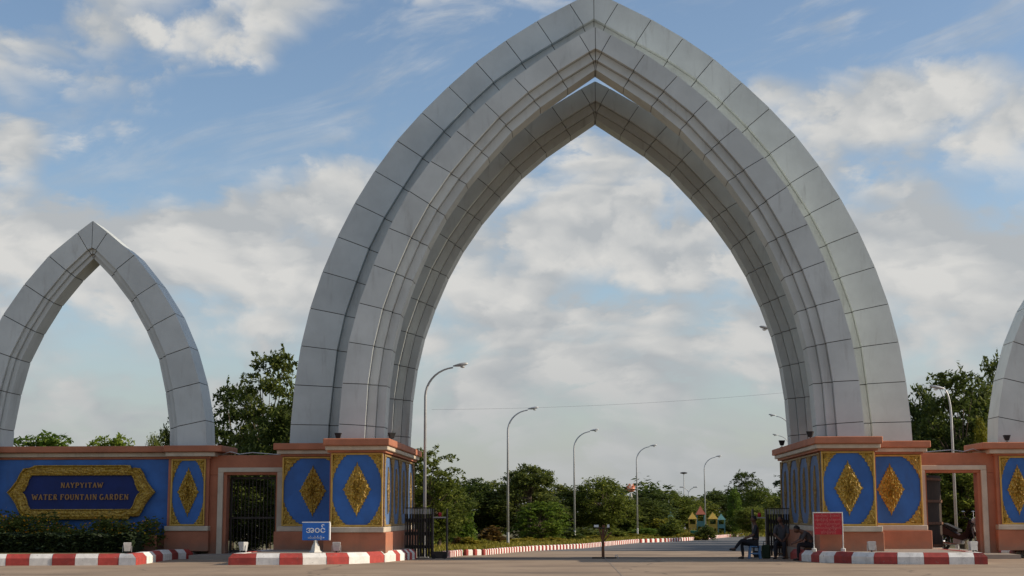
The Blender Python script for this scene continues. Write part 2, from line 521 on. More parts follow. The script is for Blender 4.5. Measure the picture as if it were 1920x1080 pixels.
def kerb(root, pts, first, h=KH - GZ, w=.32, bev=.11):
    """pts: ground points of the outer face, stone by stone; inward side is to the left of travel"""
    n = len(pts)
    nor = []
    for i in range(n):
        a, b = pts[max(i - 1, 0)], pts[min(i + 1, n - 1)]
        d = Vector((b[0] - a[0], b[1] - a[1])).normalized(); nor.append(Vector((-d.y, d.x)))
    for i in range(n - 1):
        vs = []
        d = Vector((pts[i + 1][0] - pts[i][0], pts[i + 1][1] - pts[i][1])).normalized() * .004
        jig = random.uniform(-.008, .008)
        for k, sg in ((i, 1), (i + 1, -1)):
            p = Vector(pts[k]) + d * sg; q = nor[k]
            for t, z in ((jig, 0), (jig, h - bev), (bev + jig, h), (w, h), (w, 0)):
                vs.append((p.x + q.x * t, p.y + q.y * t, gz(p.y) + z))
        fs = [(0, 1, 2, 3, 4), (9, 8, 7, 6, 5)] + [(k, 5 + k, 5 + (k + 1) % 5, (k + 1) % 5) for k in range(5)]
        mb = MB().add(vs, fs)
        part(root, 'kerb_stone', mb, M['red'] if (i + first) % 2 == 0 else M['white'])


random.seed(5)
KL = [
    (-18.031, 39.104),
    (-17.43, 39.093),
    (-16.862, 39.162),
    (-16.263, 39.19),
    (-15.68, 39.258),
    (-15.081, 39.327),
    (-14.494, 39.395),
    (-13.893, 39.424),
    (-13.305, 39.493),
    (-12.784, 39.603),
    (-12.317, 39.594),
    (-12.392, 40.844),
    (-12.486, 42.084),
    (-12.577, 43.161),
    (-12.663, 44.445),
    (-12.745, 45.487),
    (-12.583, 45.803),
    (-12.473, 46.18),
    (-12.539, 47.305)]
t = empty('painted_kerb', (-14, 42, 0), 'red and white painted kerb bending round the hedge bed below the name wall', 'kerb', 'painted kerbs of the gate islands')
kerb(t, KL, 0)
KP = [
    (-9.95, 45.2),
    (-9.93, 42.6),
    (-9.92, 41.2),
    (-9.866, 39.627),
    (-9.15, 39.694),
    (-8.533, 39.722),
    (-7.932, 39.832),
    (-7.34, 40.107),
    (-6.79, 40.387),
    (-6.319, 41.015),
    (-6.013, 41.844),
    (-5.822, 42.852),
    (-5.737, 43.182),
    (-5.627, 43.565),
    (-5.613, 44.007),
    (-5.576, 44.206),
    (-5.516, 44.405),
    (-5.477, 44.71),
    (-5.467, 45.176)]
t = empty('painted_kerb', (-8, 41, 0), 'red and white painted kerb of the island with the blue sign', 'kerb', 'painted kerbs of the gate islands')
kerb(t, KP, 1)
KR = [
    (5.55, 44.6),
    (5.559, 42.572),
    (5.726, 41.93),
    (5.846, 41.308),
    (6.183, 40.955),
    (6.562, 40.44),
    (7.076, 40.098),
    (7.644, 39.883),
    (8.301, 39.748),
    (8.94, 39.735),
    (9.585, 39.722),
    (9.925, 39.715),
    (10.06, 41.2),
    (10.1, 45.2)]
t = empty('painted_kerb', (8, 41, 0), 'red and white painted kerb of the island with the red notice board', 'kerb', 'painted kerbs of the gate islands')
kerb(t, KR, 0)
KW = [
    (13.0, 50.6),
    (13.167, 50.083),
    (12.904, 48.237),
    (12.853, 47.362),
    (12.974, 46.514),
    (15.2, 45.6),
    (15.9, 45.4),
    (16.7, 45.3),
    (17.5, 45.2)]
t = empty('painted_kerb', (15, 50, 0), 'short red and white painted kerb cut off by the right photo edge', 'kerb', 'painted kerbs of the gate islands')
kerb(t, KW, 0)


def inset(pts, d):
    out = []
    for i in range(len(pts)):
        a, b = pts[max(i - 1, 0)], pts[min(i + 1, len(pts) - 1)]
        v = Vector((b[0] - a[0], b[1] - a[1])).normalized()
        out.append((pts[i][0] - v.y * d, pts[i][1] + v.x * d))
    return out


struct('island_pavement', MB().prism_z(inset(KP, .3) + [(-5.9, 50.6), (-9.6, 50.6), (-10.0, 46.3)], -.3, KH - .015), M['pave'])
struct('island_pavement', MB().prism_z(inset(KR, .3) + [(10.4, 46.3), (9.6, 50.6), (6.0, 50.6)], -.3, KH - .015), M['pave'])
struct('planting_bed', MB().prism_z(inset(KL, .3) + [(-12.3, 50), (-26, 50)], -.3, KH - .06), M['soil'])
struct('island_pavement', MB().prism_z(inset(KW, .3) + [(24, 52.9), (14.2, 52.9)], -.3, KH - .015), M['pave'])
for s in (-1, 1):
    struct('doorway_pavement', MB().box(s * 9.62, s * 12.2, 44.6, 53.0, -.3, .19), M['pave'])

# long garden kerb: narrow red and white stones
t = empty('garden_kerb', (0, 60, gz(60)), 'long kerb of narrow red and white stones curving into the garden', 'kerb')
base = {}
for c in ('red', 'white'):
    b = MB(); b.box(-.098, .098, 0, .15, -.05, .21, .03); base[c] = b.mesh('kerb_stone', M[c])
acc = []
for i in range(len(KERB) - 1):
    a, b = Vector(KERB[i]), Vector(KERB[i + 1])
    L = (b - a).length
    acc.append((a, b, L))
pos = 0.0; tot = sum(x[2] for x in acc); k = 0
pitch = .2
while pos < tot and k < 290:
    q = pos
    for a, b, L in acc:
        if q <= L: break
        q -= L
    p = a + (b - a) * (q / L); d = (b - a).normalized()
    o = link('kerb_stone', base['red' if k % 2 == 0 else 'white'], t)
    o.location = (p.x - t.location.x, p.y - t.location.y, gz(p.y) - t.location.z)
    o.rotation_euler = (random.uniform(-.03, .03), 0, math.atan2(d.y, d.x))
    wide = (1.3 if k % 2 else .7) * (1.0 if p.y < 75 else 1.5)
    pitch = .2 * wide
    o.scale = (wide, 1, 1)
    pos += pitch; k += 1

# ------------------------------------------------------------------ gate piers
def lerp(a, b, t): return a + (b - a) * t


def lozenge_mb(cx, cz, hw, hh, y, sgn=-1, axis='x', depth=.07, seed=0):
    """raised scroll-work lozenge with a scalloped rim; axis x: lies in an xz plane, y: in a yz plane"""
    rnd = random.Random(seed)
    n = 56
    rim = []
    for k in range(n):
        a = 2 * math.pi * k / n
        ca, sa = math.cos(a), math.sin(a)
        r = 1.0 / (abs(ca) + abs(sa)) ** .96
        r *= 1 + .045 * math.cos(k * math.pi)
        rim.append((r * ca, r * sa))
    rings = [(1.0, 0.0), (1.0, .45), (.93, .75)]
    vs = []; fs = []
    for sc, h in rings:
        for (u, v) in rim: vs.append((u * sc, v * sc, h))
    m = 9
    for j in range(1, m):
        sc = .93 * (1 - j / m)
        for (u, v) in rim: vs.append((u * sc, v * sc, rnd.choice((.35, .6, 1.0, 1.15))))
    vs.append((0, 0, 1.3))
    L = len(rings) + m - 1
    for i in range(L - 1):
        for k in range(n):
            k2 = (k + 1) % n
            fs.append((i * n + k, i * n + k2, (i + 1) * n + k2, (i + 1) * n + k))
    c = len(vs) - 1
    for k in range(n): fs.append(((L - 1) * n + k, (L - 1) * n + (k + 1) % n, c))
    mb = MB()
    if axis == 'x':
        mb.add([(cx + u * hw, y + sgn * h * depth, cz + v * hh) for u, v, h in vs], fs if sgn < 0 else [f[::-1] for f in fs])
    else:
        mb.add([(y + sgn * h * depth, cx + u * hw, cz + v * hh) for u, v, h in vs], [f[::-1] for f in fs] if sgn < 0 else fs)
    return mb


def corner_mb(x, z, w, h, sx, sz, y, depth=.045, sgn=-1, axis='x', seed=1):
    """spandrel in the corner (x,z): straight along both borders, concave stepped curve facing the middle"""
    rnd = random.Random(seed)
    n = 14; m = 6
    vs = []; fs = []
    for i in range(n + 1):
        t = i / n
        # outer curve from (w,0) to (0,h): quarter arc bowed towards the corner
        a = t * math.pi / 2
        u = w * (1 - math.sin(a)) ** .8; v = h * (1 - math.cos(a)) ** .8
        wob = 1 + .06 * math.cos(i * math.pi)
        for j in range(m + 1):
            k = j / m
            # fan from the corner out to the curve
            hgt = .7 if j == m else rnd.choice((.5, .8, 1.0, 1.2))
            vs.append((u * k * wob, v * k * wob, hgt))
        vs.append((u * wob, v * wob, 0.0))
    w1 = m + 2
    for i in range(n):
        for j in range(m + 1):
            fs.append((i * w1 + j, i * w1 + j + 1, (i + 1) * w1 + j + 1, (i + 1) * w1 + j))
    mb = MB()
    flip = (sx * sz * (1 if axis == 'x' else -1) * (-sgn)) < 0
    if axis == 'x': P = [(x + sx * u, y + sgn * q * depth, z + sz * v) for u, v, q in vs]
    else: P = [(y + sgn * q * depth, x + sx * u, z + sz * v) for u, v, q in vs]
    mb.add(P, [f[::-1] for f in fs] if flip else fs)
    return mb


def ornament(root, x0, x1, z0, z1, y, sgn=-1, axis='x', seed=0, cw=.62, ch=.36, lw=.30, lh=.36):
    """blue field with four gold corner ornaments, a gold lozenge and gold border strips"""
    if x0 > x1: x0, x1 = x1, x0
    d = .05
    fld = MB()
    if axis == 'x': fld.box(x0, x1, y, y - sgn * .04, z0, z1)
    else: fld.box(y, y - sgn * .04, x0, x1, z0, z1)
    f = part(root, 'blue_field', fld, M['blue'] if axis == 'x' else M['blueshade'])
    gld, gpl = (M['gold'], M['goldplain']) if axis == 'x' else (M['goldshade'], M['goldshade'])
    for (a0, a1, b0, b1) in ((x0, x0 + d, z0, z1), (x1 - d, x1, z0, z1), (x0 + d, x1 - d, z1 - d, z1), (x0 + d, x1 - d, z0, z0 + d)):
        mb = MB()
        if axis == 'x': mb.box(a0, a1, y + sgn * .05, y - sgn * .01, b0, b1, .008)
        else: mb.box(y + sgn * .05, y - sgn * .01, a0, a1, b0, b1, .008)
        part(root, 'gold_border', mb, gpl, f)
    w = (x1 - x0) / 2 - d; h = z1 - z0
    for sx, xx in ((1, x0 + d), (-1, x1 - d)):
        for sz, zz in ((1, z0 + d), (-1, z1 - d)):
            part(root, 'corner_ornament', corner_mb(xx, zz, w * cw, h * ch, sx, sz, y, .045, sgn, axis, seed + sx * 3 + sz), gld, f)
    lz = part(root, 'gold_lozenge', lozenge_mb((x0 + x1) / 2, (z0 + z1) / 2 + .01, (x1 - x0) * lw, (z1 - z0) * lh, y, sgn, axis, .055, seed), gld, f)
    return f


def frame_blocks(root, s):
    """s = -1 left pier, +1 right pier"""
    X = lambda a: s * a
    # plinths
    part(root, 'plinth', MB().box(X(5.99), X(7.743), 41.93, 50.3, KH - .05, .885, .012), M['terra'])
    part(root, 'plinth', MB().box(X(7.745), X(9.645), 44.46, 48.0, KH - .05, .885, .012), M['terra'])
    # cream ledges
    part(root, 'ledge', MB().box(X(6.045), X(7.70), 41.86, 50.25, .887, 1.035, .012), M['cream'])
    part(root, 'ledge', MB().box(X(7.702), X(9.55), 44.55, 47.95, .887, 1.035, .012), M['cream'])
    # wall bodies
    part(root, 'wall', MB().box(X(6.13), X(7.60), 42.01, 50.1, 1.036, 3.10), M['terra'])
    part(root, 'wall', MB().box(X(7.602), X(9.42), 44.69, 47.9, 1.036, 3.10), M['terra'])
    # cornices: frieze, cream moulding, terracotta cap
    part(root, 'frieze', MB().box(X(6.02), X(7.66), 41.88, 50.25, 3.102, 3.165), M['terra'])
    part(root, 'frieze', MB().box(X(7.662), X(9.50), 44.56, 47.98, 3.102, 3.165), M['terra'])
    part(root, 'moulding', MB().box(X(5.94), X(7.70), 41.73, 50.4, 3.167, 3.285, .015), M['cream'])
    part(root, 'moulding', MB().box(X(7.702), X(9.60), 44.45, 48.05, 3.167, 3.285, .015), M['cream'])
    part(root, 'cap', MB().box(X(5.883), X(7.746), 41.61, 50.6, 3.287, 3.485, .02), M['terra'])
    part(root, 'cap', MB().box(X(7.748), X(9.69), 44.34, 48.15, 3.287, 3.485, .02), M['terra'])
    ornament(root, X(6.094), X(7.56), 1.045, 3.09, 41.985, seed=11 + s, lw=.265)
    ornament(root, X(7.62), X(9.455), 1.045, 3.09, 44.665, seed=21 + s, lw=.215)
    # the side along the drive: four narrow fields
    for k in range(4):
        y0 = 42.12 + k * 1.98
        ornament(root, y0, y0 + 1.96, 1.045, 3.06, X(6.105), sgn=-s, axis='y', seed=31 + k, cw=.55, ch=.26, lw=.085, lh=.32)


left_pier = empty('gate_pier', (-7.7, 46, 0), 'left gate pier with gold lozenges on blue fields, behind the blue sign', 'gate pier', 'gate piers under the great arch')
frame_blocks(left_pier, -1)
right_pier = empty('gate_pier', (7.7, 46, 0), 'right gate pier with gold lozenges on blue fields, behind the red notice', 'gate pier', 'gate piers under the great arch')
frame_blocks(right_pier, 1)

# ------------------------------------------------------------------ the great arch
R1o = [(0, 17.70), (.769, 17.337), (1.805, 16.781), (2.793, 16.158), (3.733, 15.466), (4.594, 14.69), (5.43, 13.85), (6.209, 12.961), (6.895, 11.998), (7.508, 10.976), (8.033, 9.914), (8.483, 8.82), (8.847, 7.678), (9.111, 6.515), (9.282, 5.311), (9.378, 4.1), (9.40, 3.48)]
R1i = [(0, 16.84), (.347, 16.64), (1.334, 16.05), (2.294, 15.47), (3.189, 14.83), (3.99, 14.08), (4.744, 13.27), (5.417, 12.423), (6.016, 11.474), (6.591, 10.519), (7.065, 9.54), (7.439, 8.511), (7.78, 7.459), (8.005, 6.374), (8.12, 5.247), (8.224, 4.075), (8.24, 3.48)]
R2i = [(0, 15.25), (.19, 15.15), (1.14, 14.556), (2.038, 13.92), (2.909, 13.169), (3.658, 12.33), (4.362, 11.468), (5.0, 10.526), (5.538, 9.523), (5.991, 8.454), (6.359, 7.381), (6.611, 6.278), (6.762, 5.151), (6.827, 3.946), (6.84, 3.48)]
R2o = [(0, 15.92), (.482, 15.66), (1.477, 15.05), (2.447, 14.358), (3.335, 13.589), (4.183, 12.741), (4.956, 11.821), (5.597, 10.915), (6.181, 9.793), (6.643, 8.693), (7.047, 7.555), (7.338, 6.397), (7.509, 5.185), (7.597, 3.993), (7.61, 3.48)]
WAo = [(0, 10.7), (.49, 10.32), (1.38, 9.57), (2.13, 8.66), (2.77, 7.68), (3.25, 6.615), (3.6, 5.486), (3.83, 4.3), (3.88, 3.50)]
WAi = [(0, 9.83), (.14, 9.76), (.82, 9.11), (1.5, 8.25), (2.06, 7.3), (2.5, 6.35), (2.76, 5.276), (2.94, 4.115), (2.96, 3.50)]


def inward(o, i, d):
    """push inner-edge points further inward by d along each joint"""
    out = []
    for k, (a, b) in enumerate(zip(o, i)):
        v = Vector((b[0] - a[0], b[1] - a[1]))
        if k == len(o) - 1: v = Vector((-1, 0))
        if k == 0: v = Vector((0, -1.12))
        else: v = v.normalized()
        p = (b[0] + v.x * d, b[1] + v.y * d)
        if k > 0: p = (max(p[0], 0.012), p[1])
        out.append(p)
    return out


def ring(root, parent, name, o, i, y0, y1, cx=0, gap=.011, mat=None):
    """one box-shaped panel per joint-to-joint segment, mirrored, with open joints"""
    for s in (-1, 1):
        for k in range(len(o) - 1):
            q = [Vector(o[k]), Vector(o[k + 1]), Vector(i[k + 1]), Vector(i[k])]
            def sh(a, b):
                v = b - a
                return a + v * min(gap / max(v.length, .05), .35)
            lastbit = (k == len(o) - 2)
            c = [sh(q[0], q[1]), q[1] if lastbit else sh(q[1], q[0]), q[2] if lastbit else sh(q[2], q[3]), sh(q[3], q[2])]
            j = random.uniform(-.006, .006)
            part(root, name, MB().prism([(cx + s * p.x, p.y) for p in c], y0 + j, y1 - j), mat or M['panel'], parent)


def core(root, layers, cx=0, d=.012, name='arch_rib'):
    mb = MB()
    for o, i, y0, y1 in layers:
        for s in (-1, 1):
            O = []; I = []
            for k, (a, b) in enumerate(zip(o, i)):
                v = Vector((b[0] - a[0], b[1] - a[1])).normalized() * d
                O.append((a[0] + v.x, a[1] + v.y)); I.append((b[0] - v.x, b[1] - v.y))
            for k in range(len(o) - 1):
                mb.prism([(cx + s * p[0], p[1]) for p in (O[k], O[k + 1], I[k + 1], I[k])], y0, y1)
    return part(root, name, mb, M['core'])


random.seed(3)
arch = empty('great_arch', (0, 46.5, 3.485), 'tall pointed grey panelled arch spanning the two gate piers over the road', 'arch')
# middle, widest rib: proud outer band and recessed inner band
rib = core(arch, [(R1o, R1i, 45.43, 48.57), (R1i, inward(R1o, R1i, .88), 45.65, 48.37)])
ring(arch, rib, 'cladding_panel', R1o, R1i, 45.4, 48.6)
ring(arch, rib, 'recessed_panel', inward(R1o, R1i, .012), inward(R1o, R1i, .9), 45.62, 48.4)
# front and rear ribs, the same stepped section
y0r = 43.45
for y0 in (43.45, 49.22):
    st1, st2 = inward(R2o, R2i, .26), inward(R2o, R2i, .52)
    cx_ = 0 if y0 < 46 else .08
    rib = core(arch, [(R2o, R2i, y0 + .03, y0 + 1.2), (R2i, st2, y0 + .43, y0 + 1.17)], cx_)
    fr_ = y0 < 46
    ring(arch, rib, 'cladding_panel', R2o, R2i, y0, 45.6 if fr_ else y0 + 1.24, cx_)
    ring(arch, rib, 'moulding_panel', inward(R2o, R2i, .012), st1, y0 + .2, y0 + 1.22, cx_)
    ring(arch, rib, 'moulding_panel', inward(R2o, R2i, .272), st2, y0 + .4, y0 + 1.2, cx_)

for s, lab in ((-1, 'smaller pointed grey arch standing on the blue name wall at left'), (1, 'pointed grey arch of which one leg shows at the right edge')):
    wa = empty('side_arch', (s * 16.08, 47, 3.5), lab, 'arch', 'smaller side arches')
    st1, st2 = inward(WAo, WAi, .15), inward(WAo, WAi, .30)
    rib = core(wa, [(WAo, WAi, 46.43, 47.52), (WAi, st1, 46.55, 47.5), (st1, st2, 46.67, 47.48)], s * 16.08)
    ring(wa, rib, 'cladding_panel', WAo, WAi, 46.4, 47.55, s * 16.08, .012)
    ring(wa, rib, 'moulding_panel', inward(WAo, WAi, .01), st1, 46.52, 47.53, s * 16.08, .012)
    ring(wa, rib, 'moulding_panel', inward(WAo, WAi, .16), st2, 46.64, 47.51, s * 16.08, .012)

# ------------------------------------------------------------------ doorway walls
def doorway(s, lab):
    t = empty('doorway', (s * 10.8, 46.6, 0), lab, 'doorway', 'terracotta doorways beside the piers')
    X = lambda a: s * a
    part(t, 'lintel', MB().box(X(9.46), X(12.06), 46.4, 46.85, 2.60, 3.21, .012), M['terra'])
    part(t, 'jamb', MB().box(X(9.46), X(9.99), 46.4, 46.85, .02, 2.598), M['terra'])
    part(t, 'jamb', MB().box(X(11.53), X(12.06), 46.4, 46.85, .02, 2.598), M['terra'])
    fr = MB()
    fr.box(X(9.78), X(9.94), 46.33, 46.44, .16, 2.684, .01)
    fr.box(X(11.63), X(11.80), 46.33, 46.44, .16, 2.684, .01)
    fr.box(X(9.78), X(11.80), 46.33, 46.44, 2.686, 2.825, .01)
    part(t, 'door_frame', fr, M['cream'])
    return t


dl = doorway(-1, 'terracotta doorway with cream frame closed by a dark gate')
drr = doorway(1, 'terracotta doorway with cream frame standing open to a motorbike')
# gate leaves: closed dark bars at left, an open leaf seen edge-on at right
gl = empty('door_gate', (-10.8, 46.95, .17), 'dark metal bar gate filling the doorway left of the blue sign', 'gate')
fr = MB()
fr.box(-11.52, -11.46, 46.9, 46.95, .2, 2.55); fr.box(-10.06, -10.0, 46.9, 46.95, .2, 2.55)
fr.box(-11.46, -10.06, 46.9, 46.95, .22, .30); fr.box(-11.46, -10.06, 46.9, 46.95, 1.25, 1.31); fr.box(-11.46, -10.06, 46.9, 46.95, 2.48, 2.55)
part(gl, 'gate_frame', fr, M['darkiron'])
for k in range(12):
    x = -11.4 + k * 1.28 / 11
    part(gl, 'bar', MB().tube([(x, 46.925, .3), (x, 46.925, 2.48)], .014, 6), M['darkiron'])
gr = empty('door_leaf', (10.0, 46.9, .17), 'dark brown gate leaf swung open inside the right doorway', 'gate leaf')
part(gr, 'leaf_panel', MB().prism_z([(10.02, 46.9), (10.07, 46.88), (10.82, 48.1), (10.77, 48.13)], .22, 2.55), M['darkwood'])
for k in range(4):
    part(gr, 'rail', MB().prism_z([(10.09, 46.87), (10.115, 46.86), (10.84, 48.04), (10.822, 48.07)], .35 + k * .68, .43 + k * .68), M['rust'])

# ------------------------------------------------------------------ name walls with end pillars
def name_wall(s, lab):
    X = lambda a: s * a
    t = empty('garden_wall', (s * 16.1, 46.5, 0), lab, 'wall', 'blue walls beside the gate')
    for (a, b) in ((12.05, 13.33), (18.83, 20.11)):
        p = part(t, 'pillar', MB().box(X(a), X(b), 46.24, 47.9, KH - .07, 3.10), M['terra'])
        part(t, 'plinth', MB().box(X(a - .05), X(b + .05), 46.12, 47.95, KH - .1, .885, .012), M['terra'], p)
        part(t, 'ledge', MB().box(X(a - .04), X(b + .04), 46.08, 47.93, .887, 1.035, .012), M['cream'], p)
        part(t, 'moulding', MB().box(X(a - .22 if a < 13 else a - .05), X(b + .05), 46.0, 48.0, 3.167, 3.30, .015), M['cream'], p)
        part(t, 'frieze', MB().box(X(a - .05), X(b + .03), 46.16, 47.95, 3.102, 3.165), M['terra'], p)
        part(t, 'cap', MB().box(X(a - .45 if a < 13 else a - .1), X(b + .10), 45.9, 48.1, 3.302, 3.50, .02), M['terra'], p)
        ornament(t, X(a + .10), X(b - .10), 1.045, 3.09, 46.215, seed=int(a * 3) + s, cw=.62, ch=.36)
    part(t, 'wall', MB().box(X(13.335), X(18.825), 46.55, 47.4, KH - .07, 3.10), M['terra'])
    part(t, 'blue_field', MB().box(X(13.34), X(18.82), 46.5, 46.57, .75, 3.09), M['blue'])
    part(t, 'moulding', MB().box(X(13.385), X(18.775), 46.36, 47.5, 3.167, 3.30, .015), M['cream'])
    part(t, 'frieze', MB().box(X(13.37), X(18.79), 46.46, 47.45, 3.102, 3.165), M['terra'])
    part(t, 'cap', MB().box(X(13.435), X(18.725), 46.2, 47.6, 3.302, 3.50, .02), M['terra'])
    return t


nw_ = name_wall(-1, 'blue garden wall with terracotta cap and end pillar behind the hedge')
rw_ = name_wall(1, 'blue garden wall and pillar cut off by the right photo edge')

# name plaque: gold scroll frame round a navy board with gilt letters
PZ = 2.08; PX = -16.1; PY = 46.44
outer = [(-2.34, 0), (-2.22, .13), (-2.05, .36), (-1.94, .60), (-1.84, .74), (-1.66, .76), (-1.58, .72), (-1.52, .83), (-1.4, .84)]
outer = outer + [(-x, z) for x, z in outer[::-1]]
outer = outer + [(x, -z) for x, z in outer[::-1] if abs(z) > 1e-6]
inner = [(-1.86, 0), (-1.78, .06), (-1.70, .22), (-1.66, .38), (-1.58, .52)]
inner = inner + [(-x, z) for x, z in inner[::-1]]
inner = inner + [(x, -z) for x, z in inner[::-1] if abs(z) > 1e-6]


def resample(poly, n):
    pts = [Vector(p) for p in poly]; L = [0]
    for i in range(len(pts)): L.append(L[-1] + (pts[(i + 1) % len(pts)] - pts[i]).length)
    out = []
    ang = []
    return pts


def polar(poly, a):
    """distance from the centre to the outline at angle a"""
    d = Vector((math.cos(a), math.sin(a))); best = 0
    n = len(poly)
    for i in range(n):
        p, q = Vector(poly[i]), Vector(poly[(i + 1) % n]); e = q - p
        den = d.x * e.y - d.y * e.x
        if abs(den) < 1e-9: continue
        t = (p.x * e.y - p.y * e.x) / den; u = (p.x * d.y - p.y * d.x) / den
        if t > 0 and -1e-6 <= u <= 1 + 1e-6: best = max(best, t)
    return best


plq = empty('name_plaque', (PX, PY, PZ), 'gold scroll-framed navy plaque with gilt name letters on the blue wall', 'name plaque')
angs = sorted(set([round(math.atan2(z, x), 5) for x, z in outer + inner] + [round(-math.pi + k * 2 * math.pi / 90, 5) for k in range(90)]))
mb = MB(); vs = []; fs = []
rnd = random.Random(8); cross = [(0, 0, 0), (0, .10, 0), (.10, .13, 0), (.16, .07, 0), (.3, .10, 1), (.45, .085, 1), (.6, .10, 1), (.75, .085, 1), (.86, .07, 0), (.92, .11, 0), (1, .09, 0), (1, 0, 0)]
for a in angs:
    ro, ri = polar(outer, a), polar(inner, a)
    for (k, h, j) in cross:
        r = ro + (ri - ro) * k
        hh = h + (rnd.uniform(-.02, .03) if j else 0)
        vs.append((PX + r * math.cos(a), PY - hh, PZ + r * math.sin(a)))
w1 = len(cross); na = len(angs)
for i in range(na):
    for j in range(w1 - 1):
        i2 = (i + 1) % na
        fs.append((i * w1 + j, i * w1 + j + 1, i2 * w1 + j + 1, i2 * w1 + j))
part(plq, 'scroll_frame', mb.add(vs, [f[::-1] for f in fs]), M['gold'])
brd = part(plq, 'board', MB().prism([(PX + x * 1.01, PZ + z * 1.01) for x, z in inner], PY - .03, PY + .02), M['navy'])

# serif capitals cut from straight strokes: (thick strokes, thin strokes) in a unit box
def letter_mb(ch, x, z, h, w, y):
    T, t_ = .20 * h, .12 * h
    mb = MB()
    dep = [0]
    def bar(p, q, th):
        a = Vector((x + p[0] * w, z + p[1] * h)); b = Vector((x + q[0] * w, z + q[1] * h))
        d = (b - a).normalized(); n = Vector((-d.y, d.x)) * th / 2
        dep[0] += 1
        mb.prism([(a.x + n.x, a.y + n.y), (b.x + n.x, b.y + n.y), (b.x - n.x, b.y - n.y), (a.x - n.x, a.y - n.y)], y - .035 - .0012 * dep[0], y)
    def serif(px, pz): bar((px - .17, pz + (.04 if pz < .5 else -.04)), (px + .17, pz + (.04 if pz < .5 else -.04)), .08 * h)
    def arc(cx, cz, rx, rz, a0, a1, th, n=9):
        for k in range(n):
            u, v = R(a0 + (a1 - a0) * k / n), R(a0 + (a1 - a0) * (k + 1) / n)
            bar((cx + rx * math.cos(u), cz + rz * math.sin(u)), (cx + rx * math.cos(v), cz + rz * math.sin(v)), th)
    if ch == 'N':
        bar((.14, 0), (.14, 1), t_); bar((.14, 1), (.86, 0), T); bar((.86, 0), (.86, 1), t_); serif(.14, 0); serif(.1, 1); serif(.86, 1)
    elif ch == 'A':
        bar((.12, 0), (.5, 1), t_); bar((.5, 1), (.88, 0), T); bar((.25, .34), (.75, .34), t_); serif(.12, 0); serif(.88, 0)
    elif ch == 'Y':
        bar((.1, 1), (.5, .48), T); bar((.9, 1), (.5, .48), t_); bar((.5, 0), (.5, .5), T); serif(.5, 0); serif(.1, 1); serif(.9, 1)
    elif ch == 'P':
        bar((.22, 0), (.22, 1), T); arc(.48, .71, .40, .25, 90, -90, T * .9); bar((.22, .96), (.48, .96), t_ * 1.3); bar((.22, .46), (.48, .46), t_ * 1.3); serif(.22, 0)
    elif ch == 'I':
        bar((.5, 0), (.5, 1), T); serif(.5, 0); serif(.5, 1)
    elif ch == 'T':
        bar((.5, 0), (.5, 1), T); bar((.05, .96), (.95, .96), t_); serif(.5, 0); bar((.07, .8), (.07, 1), t_ * .8); bar((.93, .8), (.93, 1), t_ * .8)
    elif ch == 'W':
        bar((.0, 1), (.27, 0), T); bar((.27, 0), (.5, .8), t_); bar((.5, .8), (.73, 0), T); bar((.73, 0), (1.0, 1), t_); serif(.02, 1); serif(.98, 1)
    elif ch == 'E':
        bar((.22, 0), (.22, 1), T); bar((.1, .96), (.88, .96), t_); bar((.22, .52), (.7, .52), t_); bar((.1, .04), (.9, .04), t_); bar((.88, .04), (.88, .24), t_ * .8); bar((.86, .78), (.86, .96), t_ * .8)
    elif ch == 'R':
        bar((.22, 0), (.22, 1), T); arc(.45, .75, .35, .23, 90, -90, t_ * 1.2); bar((.22, .98), (.45, .98), t_); bar((.22, .5), (.45, .5), t_); bar((.48, .5), (.88, 0), T); serif(.22, 0)
    elif ch == 'F':
        bar((.22, 0), (.22, 1), T); bar((.1, .96), (.9, .96), t_); bar((.22, .52), (.7, .52), t_); serif(.22, 0); bar((.88, .76), (.88, .96), t_ * .8)
    elif ch == 'O':
        arc(.5, .5, .40, .47, 60, -60, T); arc(.5, .5, .40, .47, 120, 240, T); arc(.5, .5, .40, .47, 60, 120, t_, 4); arc(.5, .5, .40, .47, 240, 300, t_, 4)
    elif ch == 'U':
        bar((.16, 1), (.16, .32), T); bar((.84, 1), (.84, .32), t_); arc(.5, .33, .34, .30, 180, 360, t_ * 1.2); serif(.16, 1); serif(.84, 1)
    elif ch == 'G':
        arc(.52, .5, .42, .47, 50, 310, T * .9, 12); bar((.85, .02), (.85, .42), T); bar((.62, .42), (1.0, .42), .08 * h)
    elif ch == 'D':
        bar((.2, 0), (.2, 1), T); arc(.42, .5, .46, .47, 90, -90, T * .85); bar((.1, .97), (.42, .97), t_); bar((.1, .03), (.42, .03), t_)
    return mb


def word_line(text, xc, z, h, adv):
    tot = 0; xs_ = []
    for ch in text:
        w = adv * (1.3 if ch == 'W' else .6 if ch == 'I' else .42 if ch == ' ' else 1.0)
        xs_.append((ch, tot, w)); tot += w
    x0 = xc - tot / 2
    for ch, o, w in xs_:
        if ch == ' ': continue
        part(plq, 'letter', letter_mb(ch, x0 + o + w * .08, z, h, w * .80, PY - .03), M['letter'], brd)


word_line('NAYPYITAW', PX + .02, PZ + .14, .155, .152)
word_line('WATER FOUNTAIN GARDEN', PX - .02, PZ - .23, .165, .155)

